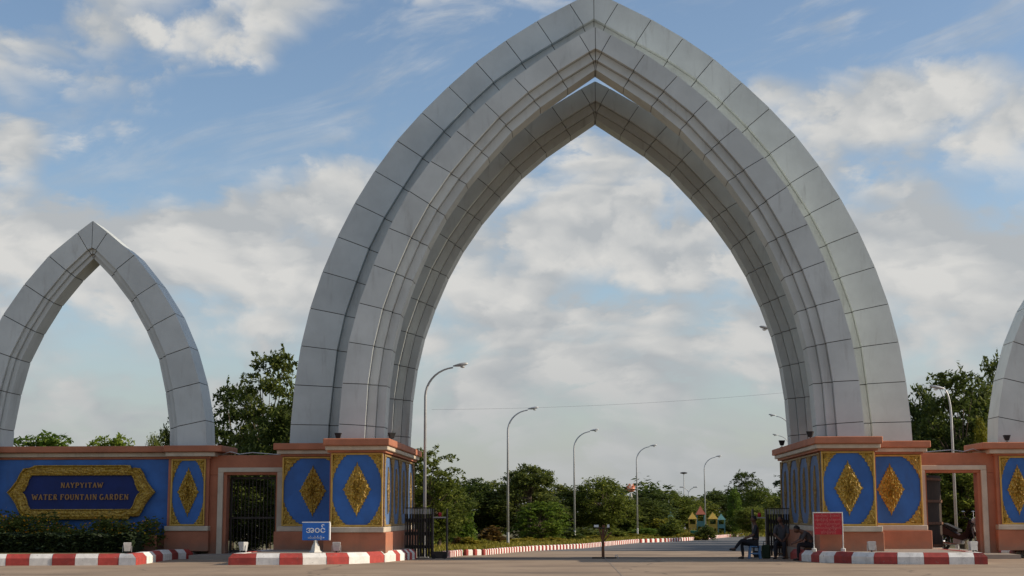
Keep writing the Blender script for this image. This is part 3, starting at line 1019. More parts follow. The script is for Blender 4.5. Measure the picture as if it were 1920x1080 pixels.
# ------------------------------------------------------------------ signs
def text_mesh(s, size, name):
    c = bpy.data.curves.new(name, 'FONT'); c.body = s; c.size = size; c.align_x = 'CENTER'; c.align_y = 'CENTER'; c.extrude = .006; c.resolution_u = 3; c.offset = .003 if size > .15 else 0.0
    o = bpy.data.objects.new('tmp_text', c); COL.objects.link(o)
    dg = bpy.context.evaluated_depsgraph_get()
    me = bpy.data.meshes.new_from_object(o.evaluated_get(dg))
    bpy.data.objects.remove(o); bpy.data.curves.remove(c)
    me.name = name
    me.transform(Matrix.Rotation(R(90), 4, 'X'))
    return me


SX, SY = (-7.849, 41.3)
es = empty('entrance_sign', (SX, SY, KH), 'blue sign with white Burmese lettering on a pale post', 'sign')
part(es, 'post', MB().lathe([(.17, 0), (.17, .03), (.13, .06), (.10, .18), (.055, .27), (.05, .34)], (SX, SY, KH - .02), 4).rot(Matrix.Identity(4)), M['stone_white'])
bz = KH + .315; bh = .48; bw = .74
bd = part(es, 'board', MB().box(SX - bw / 2, SX + bw / 2, SY - .03, SY + .09, bz, bz + bh, .01), M['signblue'])
part(es, 'board_edge', MB().box(SX - bw / 2 - .01, SX + bw / 2 + .01, SY - .028, SY + .10, bz + bh - .004, bz + bh + .022).box(SX + bw / 2 - .004, SX + bw / 2 + .025, SY - .03, SY + .10, bz, bz + bh - .006), M['signwhite'], bd)
me = text_mesh('\u1021\u101d\u1004\u103a', .225, 'sign_lettering'); me.materials.append(M['signwhite'])
o = link('sign_lettering', me, bd); o.location = (0, -.037, bz + .275 - KH)
me = text_mesh('\u101d\u1004\u103a\u1015\u1031\u102b\u1000\u103a\u101e\u102d\u102f\u1037', .075, 'sign_lettering'); me.materials.append(M['signwhite'])
o = link('sign_lettering', me, bd); o.location = (-.02, -.037, bz + .07 - KH)
o = link('arrow', MB().prism([(.20, .05), (.20, .09), (.26, .07)], -.04, -.034).mesh('arrow', M['signwhite']), bd); o.location = (0, 0, bz - KH)

NX, NY = (6.106, 41.25)
ns = empty('notice_board', (NX, NY, KH), 'red notice board with five lines of pale Burmese text on two legs', 'notice board')
w2 = .405
nb = part(ns, 'board', MB().box(NX - w2 + .03, NX + w2 - .03, NY - .02, NY + .01, KH + .45, KH + 1.02), M['signred'])
part(ns, 'frame', MB().box(NX - w2, NX + w2, NY - .03, NY + .02, KH + 1.022, KH + 1.05, .006).box(NX - w2, NX - w2 + .028, NY - .03, NY + .02, KH, KH + 1.02, .006)
     .box(NX + w2 - .028, NX + w2, NY - .03, NY + .02, KH, KH + 1.02, .006), M['stone_white'])
for s in (-1, 1):
    part(ns, 'foot', MB().box(NX + s * (w2 - .015) - .05, NX + s * (w2 - .015) + .05, NY - .12, NY + .12, KH - .015, KH + .09, .02), M['stone_white'])
lines = ['\u1021\u101e\u102d\u1015\u1031\u1038 \u1014\u103e\u102d\u102f\u1038\u1006\u1031\u102c\u103a', '\u1015\u1014\u103a\u1038\u1001\u103c\u1036\u1011\u1032\u101e\u102d\u102f\u1037 \u101d\u1004\u103a\u101b\u1031\u102c\u1000\u103a', '\u101e\u1030\u1019\u103b\u102c\u1038 \u101d\u1004\u103a\u1001\u103d\u1004\u1037\u103a\u101c\u1000\u103a\u1019\u103e\u1010\u103a',
         '\u1021\u102c\u1038\u101d\u101a\u103a\u101a\u1030\u1015\u103c\u102e\u1038\u1019\u103e\u101d\u1004\u103a', '\u1001\u103d\u1004\u1037\u103a\u1015\u103c\u102f\u101e\u100a\u103a']
for k, s in enumerate(lines):
    me = text_mesh(s, .078, 'lettering'); me.materials.append(M['pinkwhite'])
    wd = max(v.co.x for v in me.vertices) - min(v.co.x for v in me.vertices)
    o = link('lettering', me, nb); o.location = (0, -.028, .955 - k * .108); f = ((.66, .70, .64, .70, .4)[k]) / max(wd, .01); o.scale = (f, 1, 1)

# ------------------------------------------------------------------ floodlights
def flood_white(x, y, z, rz, label):
    t = empty('floodlight', (x, y, z), label, 'floodlight', 'pale floodlights on the kerbs', rz); t.scale = (.72, .72, .85)
    lpart(t, 'base', MB().box(-.09, .09, -.06, .06, 0, .03, .008).tube([(0, 0, .03), (0, 0, .10)], .025, 8), M['black'])
    b = MB(); b.add([(-.11, -.07, .08), (.11, -.07, .08), (.11, .10, .08), (-.11, .10, .08), (-.15, -.12, .34), (.15, -.12, .34), (.15, .12, .34), (-.15, .12, .34)],
                    [(0, 3, 2, 1), (4, 5, 6, 7), (0, 1, 5, 4), (1, 2, 6, 5), (2, 3, 7, 6), (3, 0, 4, 7)])
    h = lpart(t, 'housing', b, M['lampbox'])
    lpart(t, 'lens', MB().box(-.135, .135, -.105, .105, .342, .352), M['lampglass'], h)
    for s in (-1, 1):
        lpart(t, 'bracket', MB().box(s * .152, s * .17, -.02, .02, .05, .25), M['steel'])


for (x, y, rz, lab) in [
    (-12.8, 40.4, 0.3, 'pale bucket-shaped floodlight on the kerb before the clipped hedge'),
    (-9.763, 40.9, -0.6, 'pale floodlight on the kerb in front of the left doorway'),
    (-7.162, 40.6, 0.1, 'pale floodlight right of the blue sign on the kerb'),
    (7.13, 40.6, 0.0, 'pale floodlight on the kerb right of the red notice board'),
    (9.765, 40.5, 0.2, 'pale bucket floodlight at the right end of the kerb by the motorbike')]: flood_white(x, y, KH - .02, rz, lab)


def flood_black(x, y, rz, label, z=3.485):
    t = empty('spotlight', (x, y, z), label, 'spotlight', 'black spotlights at the arch feet', rz); t.scale = (.75, .75, .85)
    lpart(t, 'yoke', MB().box(-.07, .07, -.05, .05, 0, .02).tube([(0, 0, .02), (0, 0, .09)], .02, 6), M['black'])
    lpart(t, 'housing', MB().add([(-.07, -.06, .07), (.07, -.06, .07), (.07, .06, .07), (-.07, .06, .07), (-.13, -.11, .26), (.13, -.11, .26), (.13, .11, .26), (-.13, .11, .26)],
                                 [(0, 3, 2, 1), (0, 1, 5, 4), (1, 2, 6, 5), (2, 3, 7, 6), (3, 0, 4, 7)]), M['black'])
    lpart(t, 'lens', MB().box(-.125, .125, -.105, .105, .252, .262), M['core'])


for (x, y, z, rz, lab) in [
    (-7.54, 43.0, 3.485, 0, 'black spotlight on the left pier beside the outer rib foot'),
    (-5.989, 43.0, 3.485, 0.5, 'black spotlight on the left pier corner over the drive'),
    (5.949, 48.6, 3.485, 0, 'black spotlight alone on the rear of the right pier cap'),
    (6.012, 43.2, 3.485, -0.4, 'black spotlight at the inner front foot of the right arch leg'),
    (12.397, 46.1, 3.5, 0, 'black spotlight at the foot of the side arch on the right edge')]: flood_black(x, y, rz, lab, z)

# ------------------------------------------------------------------ folding gates
def folding_gate(x0, x1, y, s, label):
    t = empty('folding_gate', ((x0 + x1) / 2, y, 0), label, 'gate', 'folding gates drawn back to the piers')
    n = 20
    xa, xb = (x0, x0 + (x1 - x0) * .62) if s < 0 else (x1 - (x1 - x0) * .62, x1)
    for k in range(n):
        x = lerp(xa, xb, k / (n - 1)); yy = y + (.05 if k % 2 else -.05)
        part(t, 'picket', MB().box(x - .017, x + .017, yy - .012, yy + .012, .06, 1.36), M['darkiron'])
        part(t, 'picket_tip', MB().box(x - .014, x + .014, yy - .014, yy + .014, 1.362, 1.52), M['lightiron'])
    for z in (.35, .75, 1.15):
        for k in range(n - 1):
            xk, xk2 = lerp(xa, xb, k / (n - 1)), lerp(xa, xb, (k + 1) / (n - 1))
            part(t, 'scissor_link', MB().tube([(xk, y - .03, z - .09), (xk2, y - .03, z + .09)], .009, 5).tube([(xk, y + .03, z + .09), (xk2, y + .03, z - .09)], .009, 5), M['darkiron'])
    part(t, 'top_rail', MB().box(min(xa, xb), max(xa, xb), y - .02, y + .02, 1.53, 1.56), M['darkiron'])
    # end carriage: frame with a crossbar, wheel box
    ea, eb = (xb + .05, x1) if s < 0 else (x0, xa - .05)
    fr = MB()
    for x in (ea, eb): fr.box(x - .022, x + .022, y - .12, y + .12, .08, 1.52)
    fr.box(ea + .022, eb - .022, y - .12, y + .12, .02, .22); fr.box(ea + .022, eb - .022, y - .1, y + .1, 1.24, 1.27)
    part(t, 'end_frame', fr, M['darkiron'])
    part(t, 'end_crossbar', MB().box(ea + .024, eb - .024, y - .125, y - .103, 1.235, 1.275), M['lightiron'])
    part(t, 'warning_lamp', MB().lathe([(.05, 0), (.06, .06), (.05, .12), (.01, .14)], ((ea + eb) / 2, y, 1.275), 10), M['signred'])
    for x in (ea + .05, eb - .05):
        w = MB().lathe([(.07, -.02), (.07, .02)], (0, 0, 0), 14).rot(Matrix.Translation((x, y - .14, .07)) @ Matrix.Rotation(R(90), 4, 'X'))
        part(t, 'wheel', w, M['tyre'])

    t.location.z = gz(y)


folding_gate(*(-5.949, -4.665, 46.4), -1, 'dark folding gate drawn back against the left pier')
folding_gate(*(4.906, 6.148, 48.2), 1, 'dark folding gate drawn back behind the seated people')

# ------------------------------------------------------------------ post stand in the drive
bx, by = (0.122, 46.355)
st = empty('barrier_post', (bx, by, 0), 'rusty brown post stand with small plates in the middle of the drive', 'barrier post')
part(st, 'post', MB().tube([(bx, by, 0), (bx - .01, by, .6), (bx + .02, by, 1.02)], [.046, .042, .038], 8), M['rust'])
part(st, 'foot_bar', MB().box(bx - .34, bx + .40, by - .035, by + .035, 0, .05, .01), M['darkiron'])
part(st, 'foot_bar', MB().box(bx - .035, bx + .035, by - .4, by - .06, .0, .05, .01), M['darkiron'])
for (a, b) in (((.0, .55), (-.14, .98)), ((.02, .60), (.14, .94)), ((.02, .52), (.26, .80)), ((.0, .62), (.06, 1.0))):
    part(st, 'brace', MB().tube([(bx + a[0], by, a[1]), (bx + b[0], by - .03, b[1])], .022, 6), M['rust'])
part(st, 'plate', MB().box(bx - .27, bx - .13, by - .06, by - .04, .95, 1.02, .004), M['signwhite'])
part(st, 'plate', MB().box(bx + .13, bx + .20, by - .06, by - .04, .94, 1.03, .004), M['signwhite'])
part(st, 'crossbar', MB().tube([(bx - .2, by - .03, .92), (bx + .2, by - .03, .92)], .02, 6), M['darkiron'])
part(st, 'hook', MB().tube([(bx + .36, by, .05), (bx + .40, by, .12), (bx + .44, by, .08), (bx + .46, by, 0.01)], .012, 6), M['steel'])

st.location.z = gz(by)

# ------------------------------------------------------------------ street lamps
def lamp_parts(t, h, arm, s):
    lpart(t, 'base_plate', MB().box(-.14, .14, -.14, .14, 0, .03).tube([(0, 0, .03), (0, 0, .7)], .062, 10), M['steel'])
    pts = [(0, 0, .7), (0, 0, h - 1.05)]
    n = 9
    for k in range(1, n + 1):
        a = k / n * math.pi / 2 * .93
        pts.append((s * (arm * .80) * (1 - math.cos(a)), 0, h - 1.05 + .96 * math.sin(a)))
    rr = [.056, .043] + [.040 - .014 * k / n for k in range(1, n + 1)]
    lpart(t, 'pole', MB().tube(pts, rr, 10), M['steel'], smooth=True)
    e = Vector(pts[-1])
    hd = MB()
    prof = [(0, .03), (.08, .055), (.2, .09), (.34, .098), (.44, .07), (.50, .015)]
    vs = []; fs = []
    for (u, r) in prof:
        for k in range(10):
            b = 2 * math.pi * k / 10
            vs.append((e.x + s * u, e.y + r * math.cos(b), e.z + .05 + u * .16 + r * .62 * math.sin(b)))
    for i in range(len(prof) - 1):
        for k in range(10):
            fs.append((i * 10 + k, i * 10 + (k + 1) % 10, (i + 1) * 10 + (k + 1) % 10, (i + 1) * 10 + k))
    fs.append(tuple(range(9, -1, -1))); fs.append(tuple(range(50, 60)))
    h_ = lpart(t, 'lamp_head', hd.add(vs, fs), M['steel'], smooth=True)
    lpart(t, 'lamp_lens', MB().lathe([(.03, -.045), (.075, -.025), (.08, 0)], (e.x + s * .32, e.y, e.z + .03), 10), M['lampglass'], h_)


protos = {}
for (x, y, h, s, lab, grp) in [
    (-5.633, 49.2, 6.3, 1, 'tall curved street lamp nearest the left pier', 'street lamps curving along the garden road'),
    (-3.73, 68.2, 6.3, 1, 'curved street lamp second from the left pier, by the flat-topped tree', 'street lamps curving along the garden road'),
    (-0.704, 85.1, 6.3, 1, 'curved street lamp in the middle of the drive view', 'street lamps curving along the garden road'),
    (3.579, 103.1, 6.3, 1, 'curved street lamp beside the pink lotus ornament', 'street lamps curving along the garden road'),
    (9.735, 120.9, 6.3, 1, 'farthest curved street lamp, in front of the playground', 'street lamps curving along the garden road'),
    (7.355, 53.5, 8.05, -1, 'street lamp head highest beside the right arch leg', 'street lamps right of the road'),
    (13.658, 100.0, 8.13, -1, 'street lamp head peeking out beside the right arch leg, middle one', 'street lamps right of the road'),
    (17.459, 127.0, 8.33, -1, 'lowest street lamp head peeking out beside the right arch leg', 'street lamps right of the road'),
    (12.483, 53.0, 5.83, -1, 'slim pale street lamp seen through the right doorway', 'street lamps right of the road')]:
    key = (round(h, 2), s)
    if key not in protos:
        t = empty('street_lamp', (x, y, gz(y)), lab, 'street lamp', grp)
        lamp_parts(t, h, .25 if 'doorway' in lab else 1.28, s); protos[key] = t
    else:
        t = copy_tree(protos[key]); t.location = (x, y, gz(y)); tag(t, lab, 'street lamp', grp)

# far lamp posts
x, y, h = (13.163, 190.0, 7.08)
t = empty('floodlight_mast', (x, y, gz(y)), 'slim far mast topped by a flat dark lamp disc', 'lamp post')
lpart(t, 'pole', MB().tube([(0, 0, 0), (0, 0, h)], [.09, .05], 8), M['steel'])
lpart(t, 'lamp_head', MB().lathe([(.1, -.12), (.42, -.06), (.45, .05), (.2, .12)], (0, 0, h), 12), M['darkiron'])
x, y, h = (11.438, 160.0, 4.64)
t = empty('twin_lamp', (x, y, gz(y)), 'far lamp post with two raised arms like a Y', 'lamp post')
lpart(t, 'pole', MB().tube([(0, 0, 0), (0, 0, h - .5)], [.08, .05], 8), M['steel'])
for s in (-1, 1):
    lpart(t, 'arm', MB().tube([(0, 0, h - .5), (s * .2, 0, h - .2), (s * .55, 0, h)], .035, 6), M['steel'])
    lpart(t, 'lamp_head', MB().box(s * .5, s * .95, -.12, .12, h - .02, h + .10, .03), M['steel'])

# pink lotus ornament on a pole
x, y, h = (3.826, 120.0, 4.01)
t = empty('lotus_ornament', (x, y, gz(y)), 'pink and white lotus ball ornament on a pole above the trees', 'ornament')
lpart(t, 'pole', MB().tube([(0, 0, 0), (0, 0, h - .7)], .07, 8), M['stone_white'])
rnd = random.Random(2)
for k in range(26):
    lv = k // 9; a = 2 * math.pi * (k % 9) / 9 + lv * .35; tl = (.25, .75, 1.15)[min(lv, 2)]
    d = Vector((math.cos(a) * math.cos(tl), math.sin(a) * math.cos(tl), math.sin(tl))); si = Vector((-math.sin(a), math.cos(a), 0))
    c = Vector((0, 0, h - .45))
    up = d.cross(si)
    p = [c + d * .08, c + d * .35 + si * .17 + up * .03, c + d * .62, c + d * .35 - si * .17 + up * .03, c + d * .33 - up * .05]
    lpart(t, 'petal', MB().add(p, [(0, 1, 2, 3), (0, 4, 1), (1, 4, 2), (2, 4, 3), (3, 4, 0)]), M['pink'] if k % 3 else M['signwhite'])
lpart(t, 'bud', MB().lathe([(.05, -.2), (.3, -.05), (.32, .1), (.2, .3), (.02, .42)], (0, 0, h - .4), 12), M['pink'], smooth=True)
lpart(t, 'bracket', MB().tube([(-.12, 0, h - 1.15), (0, 0, h - .75)], .05, 6).tube([(.12, 0, h - 1.15), (0, 0, h - .75)], .05, 6), M['stone_white'])

# overhead cable
a, b = Vector((-7.0, 66, 5.95)), Vector((13.0, 66, 7.05))
pts = []
for k in range(25):
    u = k / 24; p = a.lerp(b, u); p.z -= 1.1 * u * (1 - u); pts.append(p)
tag(link('overhead_cable', MB().tube(pts, .005, 5).mesh('overhead_cable', M['steel'])), 'thin sagging overhead cable crossing the sky inside the arch', 'cable')
# loose cables lying over the doorway lintels
for s, lab in ((-1, 'loose pale cable looped over the left doorway lintel'), (1, 'loose pale cable looped over the right doorway lintel')):
    pts = [(s * x, 46.6, z) for x, z in ((9.9, 3.23), (10.3, 3.26), (10.8, 3.30), (11.2, 3.25), (11.5, 3.33), (11.75, 3.24))]
    tag(link('loose_cable', MB().tube(pts, .014, 5).mesh('loose_cable', M['steel'])), lab, 'cable')

# ------------------------------------------------------------------ playground
def pavilion(x, y, z, w, h, roof, post, lab, cat='play tower', name='play_tower'):
    t = empty(name, (x, y, z), lab, cat, 'playground towers beyond the road bend')
    lpart(t, 'platform', MB().box(-w / 2, w / 2, -w / 2, w / 2, h * .30, h * .36), M[post])
    for sx in (-1, 1):
        for sy in (-1, 1):
            lpart(t, 'post', MB().tube([(sx * w * .45, sy * w * .45, 0), (sx * w * .45, sy * w * .45, h * .72)], w * .05, 6), M[post])
    lpart(t, 'railing', MB().box(-w * .45, w * .45, -w * .47, -w * .43, h * .36, h * .48), M[post])
    o = w * .62
    lpart(t, 'roof', MB().add([(-o, -o, h * .70), (o, -o, h * .70), (o, o, h * .70), (-o, o, h * .70), (-o * .35, -o * .35, h * .88), (o * .35, -o * .35, h * .88), (o * .35, o * .35, h * .88), (-o * .35, o * .35, h * .88), (0, 0, h)],
                              [(0, 3, 2, 1), (0, 1, 5, 4), (1, 2, 6, 5), (2, 3, 7, 6), (3, 0, 4, 7), (4, 5, 8), (5, 6, 8), (6, 7, 8), (7, 4, 8)]), M[roof])
    return t


for (x, y, z, w, h, roof, post, lab) in [
    (8.011, 112.0, -0.26, 0.55, 1.71, 'yellow', 'yellow', 'small yellow-roofed play tower left of the red-roofed one'),
    (8.777, 114.0, -0.29, 0.6, 2.22, 'orange', 'teal', 'play tower with a red-orange pointed roof'),
    (9.501, 112.0, -0.26, 0.62, 1.71, 'yellow', 'yellow', 'yellow play tower right of the street lamp'),
    (10.71, 118.0, -0.27, 0.55, 1.6, 'teal', 'teal', 'teal play tower at the right end of the playground'),
    (7.045, 122.0, -0.32, 0.4, 1.91, 'mint', 'mint', 'small mint green play tower half hidden among shrubs')]: pavilion(x, y, z, w, h, roof, post, lab)
x, y = (6.875, 96.26)
t = empty('litter_bin', (x, y, gz(y)), 'green litter bin at the end of the garden kerb', 'bin'); t.scale = (.52, .52, .52)
lpart(t, 'bin_body', MB().add([(-.38, -.3, .05), (.38, -.3, .05), (.38, .3, .05), (-.38, .3, .05), (-.46, -.36, 1.0), (.46, -.36, 1.0), (.46, .36, 1.0), (-.46, .36, 1.0)],
                              [(0, 3, 2, 1), (4, 5, 6, 7), (0, 1, 5, 4), (1, 2, 6, 5), (2, 3, 7, 6), (3, 0, 4, 7)]), M['green'])
lpart(t, 'lid', MB().box(-.5, .5, -.4, .4, 1.003, 1.09, .03), M['green'])
for s in (-1, 1):
    lpart(t, 'wheel', MB().lathe([(.1, -.03), (.1, .03)], (0, 0, 0), 12).rot(Matrix.Translation((s * .3, .3, .1)) @ Matrix.Rotation(R(90), 4, 'Y')), M['tyre'])

# ------------------------------------------------------------------ motorbike
def motorbike(x, y, z, lab):
    t = empty('motorbike', (x, y, z), lab, 'motorbike', None, R(-48))
    for wx, n in ((-.62, 'rear'), (.62, 'front')):
        tor = MB(); vs = []; fs = []
        for i in range(24):
            a = 2 * math.pi * i / 24
            for k in range(8):
                b = 2 * math.pi * k / 8; r = .24 + .05 * math.cos(b)
                vs.append((wx + r * math.cos(a), .05 * math.sin(b), .29 + r * math.sin(a)))
        for i in range(24):
            for k in range(8):
                fs.append((i * 8 + k, ((i + 1) % 24) * 8 + k, ((i + 1) % 24) * 8 + (k + 1) % 8, i * 8 + (k + 1) % 8))
        w = lpart(t, 'wheel', tor.add(vs, fs), M['tyre'], smooth=True)
        sp = MB()
        for k in range(8):
            a = 2 * math.pi * k / 8; sp.tube([(wx, 0, .29), (wx + .2 * math.cos(a), 0, .29 + .2 * math.sin(a))], .008, 4)
        sp.tube([(wx, -.05, .29), (wx, .05, .29)], .05, 8)
        lpart(t, 'spokes', sp, M['chrome'], w)
    lpart(t, 'body', MB().prism([(-.85, .66), (-.45, .52), (-.1, .40), (.18, .34), (.36, .45), (.52, .86), (.42, .98), (.28, .62), (.05, .50), (-.2, .62), (-.5, .78), (-.88, .80)], -.11, .11), M['mototred'])
    lpart(t, 'seat', MB().prism([(-.86, .815), (-.5, .80), (-.2, .65), (.02, .60), (.02, .68), (-.18, .76), (-.5, .88), (-.86, .87)], -.12, .12), M['black'])
    lpart(t, 'leg_shield', MB().prism([(.24, .36), (.40, .40), (.54, .86), (.46, .90)], -.2, .2), M['mototred'])
    lpart(t, 'fork', MB().tube([(.62, .06, .29), (.52, .06, .62), (.46, .03, .92)], .025, 6).tube([(.62, -.06, .29), (.52, -.06, .62), (.46, -.03, .92)], .025, 6), M['steel'])
    lpart(t, 'front_mudguard', MB().prism([(.42, .50), (.52, .60), (.70, .59), (.86, .48), (.84, .44), (.68, .53), (.54, .54), (.46, .46)], -.06, .06), M['mototred'])
    lpart(t, 'handlebar', MB().tube([(.30, .34, 1.05), (.40, .2, 1.03), (.46, 0, .97), (.40, -.2, 1.03), (.30, -.34, 1.05)], .018, 8), M['black'])
    lpart(t, 'headlight', MB().lathe([(.02, -.08), (.09, -.04), (.10, .04), (.05, .08)], (0, 0, 0), 12).rot(Matrix.Translation((.55, 0, .95)) @ Matrix.Rotation(R(90), 4, 'Y')), M['lampglass'])
    for s in (-1, 1):
        lpart(t, 'mirror', MB().tube([(.40, s * .2, 1.03), (.36, s * .26, 1.22)], .008, 5).lathe([(.02, 0), (.06, .02), (.02, .04)], (.35, s * .27, 1.22), 10), M['chrome'])
    lpart(t, 'engine', MB().box(-.2, .12, -.1, .1, .22, .42, .03), M['steel'])
    lpart(t, 'exhaust', MB().tube([(.0, -.14, .22), (-.35, -.15, .24), (-.9, -.16, .34)], [.03, .045, .05], 8), M['chrome'])
    lpart(t, 'stand', MB().tube([(-.05, .0, .24), (-.12, .16, .0)], .014, 5), M['steel'])
    lpart(t, 'rear_rack', MB().tube([(-.80, -.1, .86), (-1.02, -.1, .90), (-1.02, .1, .90), (-.80, .1, .86)], .012, 5), M['steel'])
    return t


mx, my = (11.397, 48.3)
motorbike(mx, my, .19, 'dark motorbike parked on the pavement inside the right doorway')

# ------------------------------------------------------------------ people
def skin_mesh(name, pts, edges, rad, mat, sub=1, off=(0, 0, 0)):
    me = bpy.data.meshes.new(name)
    me.from_pydata([tuple(p) for p in pts], edges, [])
    o = bpy.data.objects.new('tmp', me); COL.objects.link(o)
    sk_ = o.modifiers.new('skin', 'SKIN'); sk_.use_smooth_shade = True
    for i, r in enumerate(rad):
        r = r if isinstance(r, tuple) else (r, r)
        me.skin_vertices[0].data[i].radius = r
    me.skin_vertices[0].data[0].use_root = True
    ss = o.modifiers.new('sub', 'SUBSURF'); ss.levels = sub; ss.render_levels = sub
    dg = bpy.context.evaluated_depsgraph_get()
    out = bpy.data.meshes.new_from_object(o.evaluated_get(dg))
    bpy.data.objects.remove(o); bpy.data.meshes.remove(me)
    out.name = name
    out.materials.clear(); out.materials.append(mat)
    for p in out.polygons: p.use_smooth = True
    return out


def head_mesh(c, face, rz_up=Vector((0, 0, 1)), s=.115):
    """egg-shaped head with brow, nose, mouth, chin and ears"""
    f = face.normalized(); r = rz_up.cross(f).normalized(); u = f.cross(r)
    vs = []; fs = []
    nu, nv = 14, 18
    for i in range(nu + 1):
        th = math.pi * i / nu
        for k in range(nv):
            ph = 2 * math.pi * k / nv
            x = math.sin(th) * math.cos(ph); y = math.sin(th) * math.sin(ph); z = math.cos(th)
            sc = 1.0
            fx = x * .88 * s; ry = y * .70 * s; uz = z * 1.05 * s
            if z < 0: fx *= 1 - .12 * (-z); ry *= 1 - .35 * (-z)
            if x > .8 and abs(y) < .28 and -.35 < z < .12: fx += .022 * (1 - abs(y) / .3)
            if x > .7 and .1 < abs(y) < .5 and .05 < z < .25: fx -= .010
            if abs(y) > .9 and abs(z) < .3 and x < .25: ry *= 1.13
            vs.append(c + f * fx + r * ry + u * uz)
    for i in range(nu):
        for k in range(nv):
            fs.append((i * nv + k, (i + 1) * nv + k, (i + 1) * nv + (k + 1) % nv, i * nv + (k + 1) % nv))
    return vs, fs


def person(label, J, shirt, face, base):
    """J: joints in world coordinates"""
    t = empty('person', base, label, 'person', 'people seated in the shade by the right pier'); t.scale = (.89, .89, .89)
    V = lambda k: Vector(J[k]) - Vector(base)
    names = ['pelvis', 'belly', 'chest', 'neck', 'skull', 'shL', 'elL', 'wrL', 'palmL', 'shR', 'elR', 'wrR', 'palmR', 'hipL', 'knL', 'anL', 'toeL', 'hipR', 'knR', 'anR', 'toeR']
    hd = Vector(J['head']) - Vector(base)
    pts = {n: (V(n) if n in J else None) for n in names}
    pts['skull'] = hd - face.normalized() * .02 - Vector((0, 0, .03))
    for sd in 'LR':
        d = (pts['wr' + sd] - pts['el' + sd]).normalized(); pts['palm' + sd] = pts['wr' + sd] + d * .08
    rad = dict(pelvis=(.14, .12), belly=(.135, .11), chest=(.15, .115), neck=.055, skull=.06, sh=.062, el=.045, wr=.028, palm=(.036, .018), hip=.085, kn=.060, an=.038, toe=(.04, .028))
    ed = [('pelvis', 'belly'), ('belly', 'chest'), ('chest', 'neck'), ('neck', 'skull')]
    for sd in 'LR':
        ed += [('chest', 'sh' + sd), ('sh' + sd, 'el' + sd), ('el' + sd, 'wr' + sd), ('wr' + sd, 'palm' + sd), ('pelvis', 'hip' + sd), ('hip' + sd, 'kn' + sd), ('kn' + sd, 'an' + sd), ('an' + sd, 'toe' + sd)]
    rk = lambda n: rad[n] if n in rad else rad[n[:-1]]
    def sub(ns, k=1.0):
        idx = {n: i for i, n in enumerate(ns)}
        return [pts[n] for n in ns], [(idx[a], idx[b]) for a, b in ed if a in idx and b in idx], [tuple(c * k for c in (rk(n) if isinstance(rk(n), tuple) else (rk(n), rk(n)))) for n in ns]
    body = skin_mesh('body', *sub(names), M['skin'], 2)
    bm = bmesh.new(); bm.from_mesh(body)
    vs, fs = head_mesh(hd, face)
    vv = [bm.verts.new(v) for v in vs]
    for f in fs:
        try: bm.faces.new([vv[i] for i in f]).smooth = True
        except ValueError: pass
    # five separate fingers per hand
    for sd in 'LR':
        p = pts['palm' + sd]; d = (p - pts['wr' + sd]).normalized()
        side = d.cross(Vector((0, 0, 1))); side = side.normalized() if side.length > .1 else Vector((1, 0, 0))
        dn = Vector((0, 0, -1))
        for k, L in ((-1.5, .065), (-.5, .08), (.5, .075), (1.5, .058), (2.4, .05)):
            b = p - d * .02 + side * k * .02
            dd = d if k < 2 else (d * .6 + side * .8).normalized()
            m_ = MB().tube([b, b + dd * L * .55, b + dd * L * .9 + dn * L * .35], [.0095, .009, .007], 6)
            ww = [bm.verts.new(v) for v in m_.v]
            for f in m_.f:
                try: bm.faces.new([ww[i] for i in f])
                except ValueError: pass
    bm.to_mesh(body); bm.free()
    link('body', body, t)
    link('shirt', skin_mesh('shirt', *sub(['pelvis', 'belly', 'chest', 'shL', 'elL', 'shR', 'elR'], 1.16), M[shirt], 2), t)
    link('trousers', skin_mesh('trousers', *sub(['pelvis', 'hipL', 'knL', 'anL', 'hipR', 'knR', 'anR'], 1.2), M['trousers'], 2), t)
    for sd in 'LR':
        a, b = pts['an' + sd], pts['toe' + sd]; d = (b - a); d.z = 0 if abs(d.z) < .1 else d.z
        link('shoe', skin_mesh('shoe', [a + Vector((0, 0, -.03)) - d * .25, a + d * .4 + Vector((0, 0, -.035)), b + d * .2], [(0, 1), (1, 2)], [(.05, .05), (.052, .045), (.045, .03)], M['shoe'], 2), t)
    f = face.normalized()
    hv, hf = head_mesh(hd - f * .012 + Vector((0, 0, .012)), face, s=.123)
    keep = []
    for q in hf:
        c = sum((hv[i] for i in q), Vector()) / 4 - hd
        if c.dot(f) < .055 and (c.z > -.05 if c.dot(f) < -.02 else c.z > .02) or c.z > .085: keep.append(q)
    link('hair', MB().add(hv, keep).mesh('hair', M['hair'], smooth=True), t)
    return t


def chair(x, y, mat, label, back=None, sh=.43, w=.36, name='stool'):
    t = empty(name, (x, y, gz(y)), label, name, 'seats by the right pier'); t.scale = (.89, .89, .89)
    lpart(t, 'seat', MB().box(-w / 2, w / 2, -w / 2, w / 2, sh - .04, sh, .012), M[mat])
    for sx in (-1, 1):
        for sy in (-1, 1):
            lpart(t, 'leg', MB().tube([(sx * w * .52, sy * w * .52, 0), (sx * w * .42, sy * w * .42, sh - .04)], [.026, .03], 6), M[mat])
    lpart(t, 'stretcher', MB().box(-w * .46, w * .46, -w * .50, -w * .45, .16, .20).box(-w * .46, w * .46, w * .45, w * .50, .16, .20), M[mat])
    if back:
        for sy in (-1, 1):
            lpart(t, 'back_post', MB().tube([(back * w * .46, sy * w * .44, sh), (back * w * .55, sy * w * .42, sh + .42)], .02, 6), M[mat])
        for k in range(3):
            lpart(t, 'back_slat', MB().box(back * w * .46, back * w * .54, -w * .42, w * .42, sh + .13 + k * .11, sh + .19 + k * .11), M[mat])
    return t


